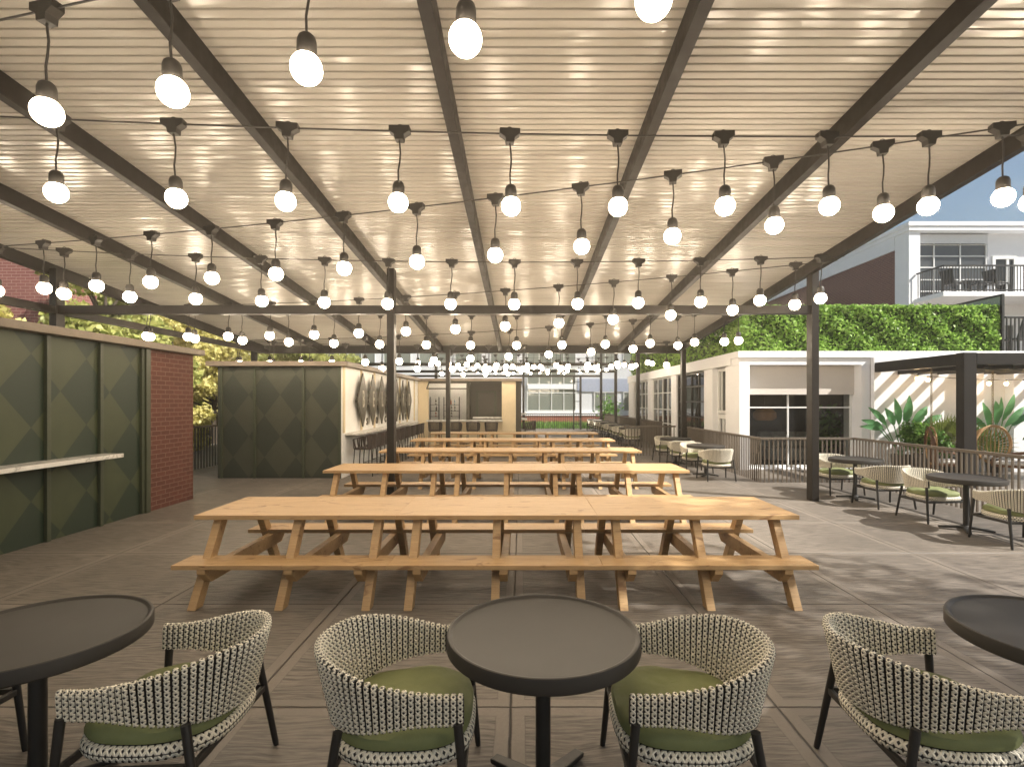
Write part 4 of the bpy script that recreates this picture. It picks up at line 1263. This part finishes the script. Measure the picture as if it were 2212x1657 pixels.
MB().tube([(0,0,0),(.05,0,.6),(0,0,1.2)], .03, 6).build('stem', M['bark'], sh_)

# ================================================================== left: brick block, trees
lb = thing('brick_building', 'pink brick building seen under the roof at the upper left corner', 'building', (-21, 19, 0))
W(MB().box(-28, -15.4, 17.0, 19, 0, 9), 'wall', M['brickleft'], lb)
W(MB().box(-28.2, -15.2, 16.8, 19.2, 9.003, 9.3), 'parapet', M['white'], lb)
def tree(x, y, h, r, n, label, mat, seed, trunk_h=.3, ls_=.16):
    t = thing('tree', label, 'tree', (x, y, 0), 0, 'yellow green trees behind the kiosks')
    rs = np.random.RandomState(seed); m = MB(); cen = []
    m.tube([(0,0,0),(.05,0,h*.2),(-.04,.05,h*.45),(.05,0,h*.8)], [.17,.13,.10,.03], 8)
    for k in range(22):
        a = rs.uniform(0, 2*PI); zz = h*rs.uniform(trunk_h, .97); e = 1 - abs(zz/h-.5)**1.6*1.1
        rr = r*e*rs.uniform(.35, .95)
        c = np.array([math.cos(a)*rr, math.sin(a)*rr, zz]); cen.append(c)
        m.tube([(0,0,zz*.7), tuple(c*np.array([.5,.5,.9])), tuple(c)], [.05,.03,.012], 5)
    m.build('trunk', M['bark'], t, smooth=True)
    P = []
    for c in cen:
        q = rs.normal(size=(n//22,3)); q /= np.linalg.norm(q,axis=1)[:,None]; q *= r*.36*(rs.random((n//22,1))**.45)
        q[:,2] *= .75; P.append(c+q)
    leaves(np.concatenate(P), ls_, mat, 'crown', t, .4, .6, rs)
A, B_ = M['autumn'], M['autumngreen']
tree(-12.2, 12.6, 3.9, 1.0, 5000, 'slim pale yellow tree in front of the pink brick wall', A, 1, .15, .085)
tree(-12.9, 16.2, 6.4, 2.2, 16000, 'olive green tree behind the left post and near kiosk', B_, 2, .10, .10)
tree(-12.9, 22.0, 6.6, 2.6, 18000, 'yellow green tree filling the gap above the near kiosk end', A, 3, .04, .11)
tree(-16.6, 29.5, 8.0, 3.2, 14000, 'tall yellow green tree farthest back between the kiosks', A, 4, .05, .16)
tree(-12.4, 30.0, 7.2, 3.2, 16000, 'olive tree behind the middle kiosk roof', B_, 5, .04, .15)
tree(-17.2, 23.5, 8.0, 3.2, 16000, 'broad olive yellow tree behind the tie beam at left', B_, 6, .05, .14)
tree(-12.4, 19.0, 4.6, 1.5, 12000, 'golden low tree in the gap between kiosks above the grey rail', A, 7, .05, .085)
tree(-10.6, 26.5, 6.0, 2.2, 13000, 'pale green tree just left of the middle kiosk top', B_, 8, .05, .12)

# ================================================================== street trees outside the picture, right of the camera, dappling the foreground
def shade_tree(x, y, h, cz, r, n, label, seed):
    t = thing('tree', label, 'tree', (x, y, 0), 0, 'leafy trees right of the camera')
    rs = np.random.RandomState(seed); m = MB()
    m.tube([(0,0,0),(.08,0,h*.3),(-.05,.08,h*.6),(.05,0,h*.95)], [.20,.16,.11,.03], 8)
    P = []
    for k in range(16):
        d = rs.normal(size=3); d /= np.linalg.norm(d); c = d*r*rs.uniform(.35,.85)*np.array([1,1,.8]) + np.array([0,0,cz])
        m.tube([(0,0,cz*.72), tuple(c*np.array([.5,.5,.97])), tuple(c)], [.06,.035,.012], 5)
        q = rs.normal(size=(n//16,3)); q /= np.linalg.norm(q,axis=1)[:,None]; q *= r*(rs.random((n//16,1))**.38); P.append(q*np.array([1,1,.85])+np.array([0,0,cz]))
    m.build('trunk', M['bark'], t, smooth=True)
    leaves(np.concatenate(P), .085, M['autumngreen'], 'crown', t, .4, .6, rs)
shade_tree(11.0, -0.8, 10.8, 9.0, 3.0, 6500, 'tall leafy tree outside the picture, right of the camera', 21)
shade_tree(7.4, -1.5, 10.3, 8.4, 2.8, 5800, 'second leafy tree outside the picture, behind the camera', 22)

# ================================================================== warm hazy evening air
hz = MB().box(-76, 76, -76, 76, -1.0, 12.2)
me = bpy.data.materials.new('warm_haze'); me.use_nodes = True
nt = me.node_tree
for n_ in list(nt.nodes): nt.nodes.remove(n_)
pv_ = nt.nodes.new('ShaderNodeVolumePrincipled'); pv_.inputs['Color'].default_value = (0.95, 0.90, 0.80, 1); pv_.inputs['Density'].default_value = 0.0032
pv_.inputs['Anisotropy'].default_value = 0.72
on_ = nt.nodes.new('ShaderNodeOutputMaterial'); nt.links.new(pv_.outputs[0], on_.inputs['Volume'])
hb = hz.build('haze', me); hb['kind'] = 'stuff'; hb['label'] = 'thin warm haze in the air around the lights'; hb['category'] = 'haze'
S.cycles.volume_bounces = 0
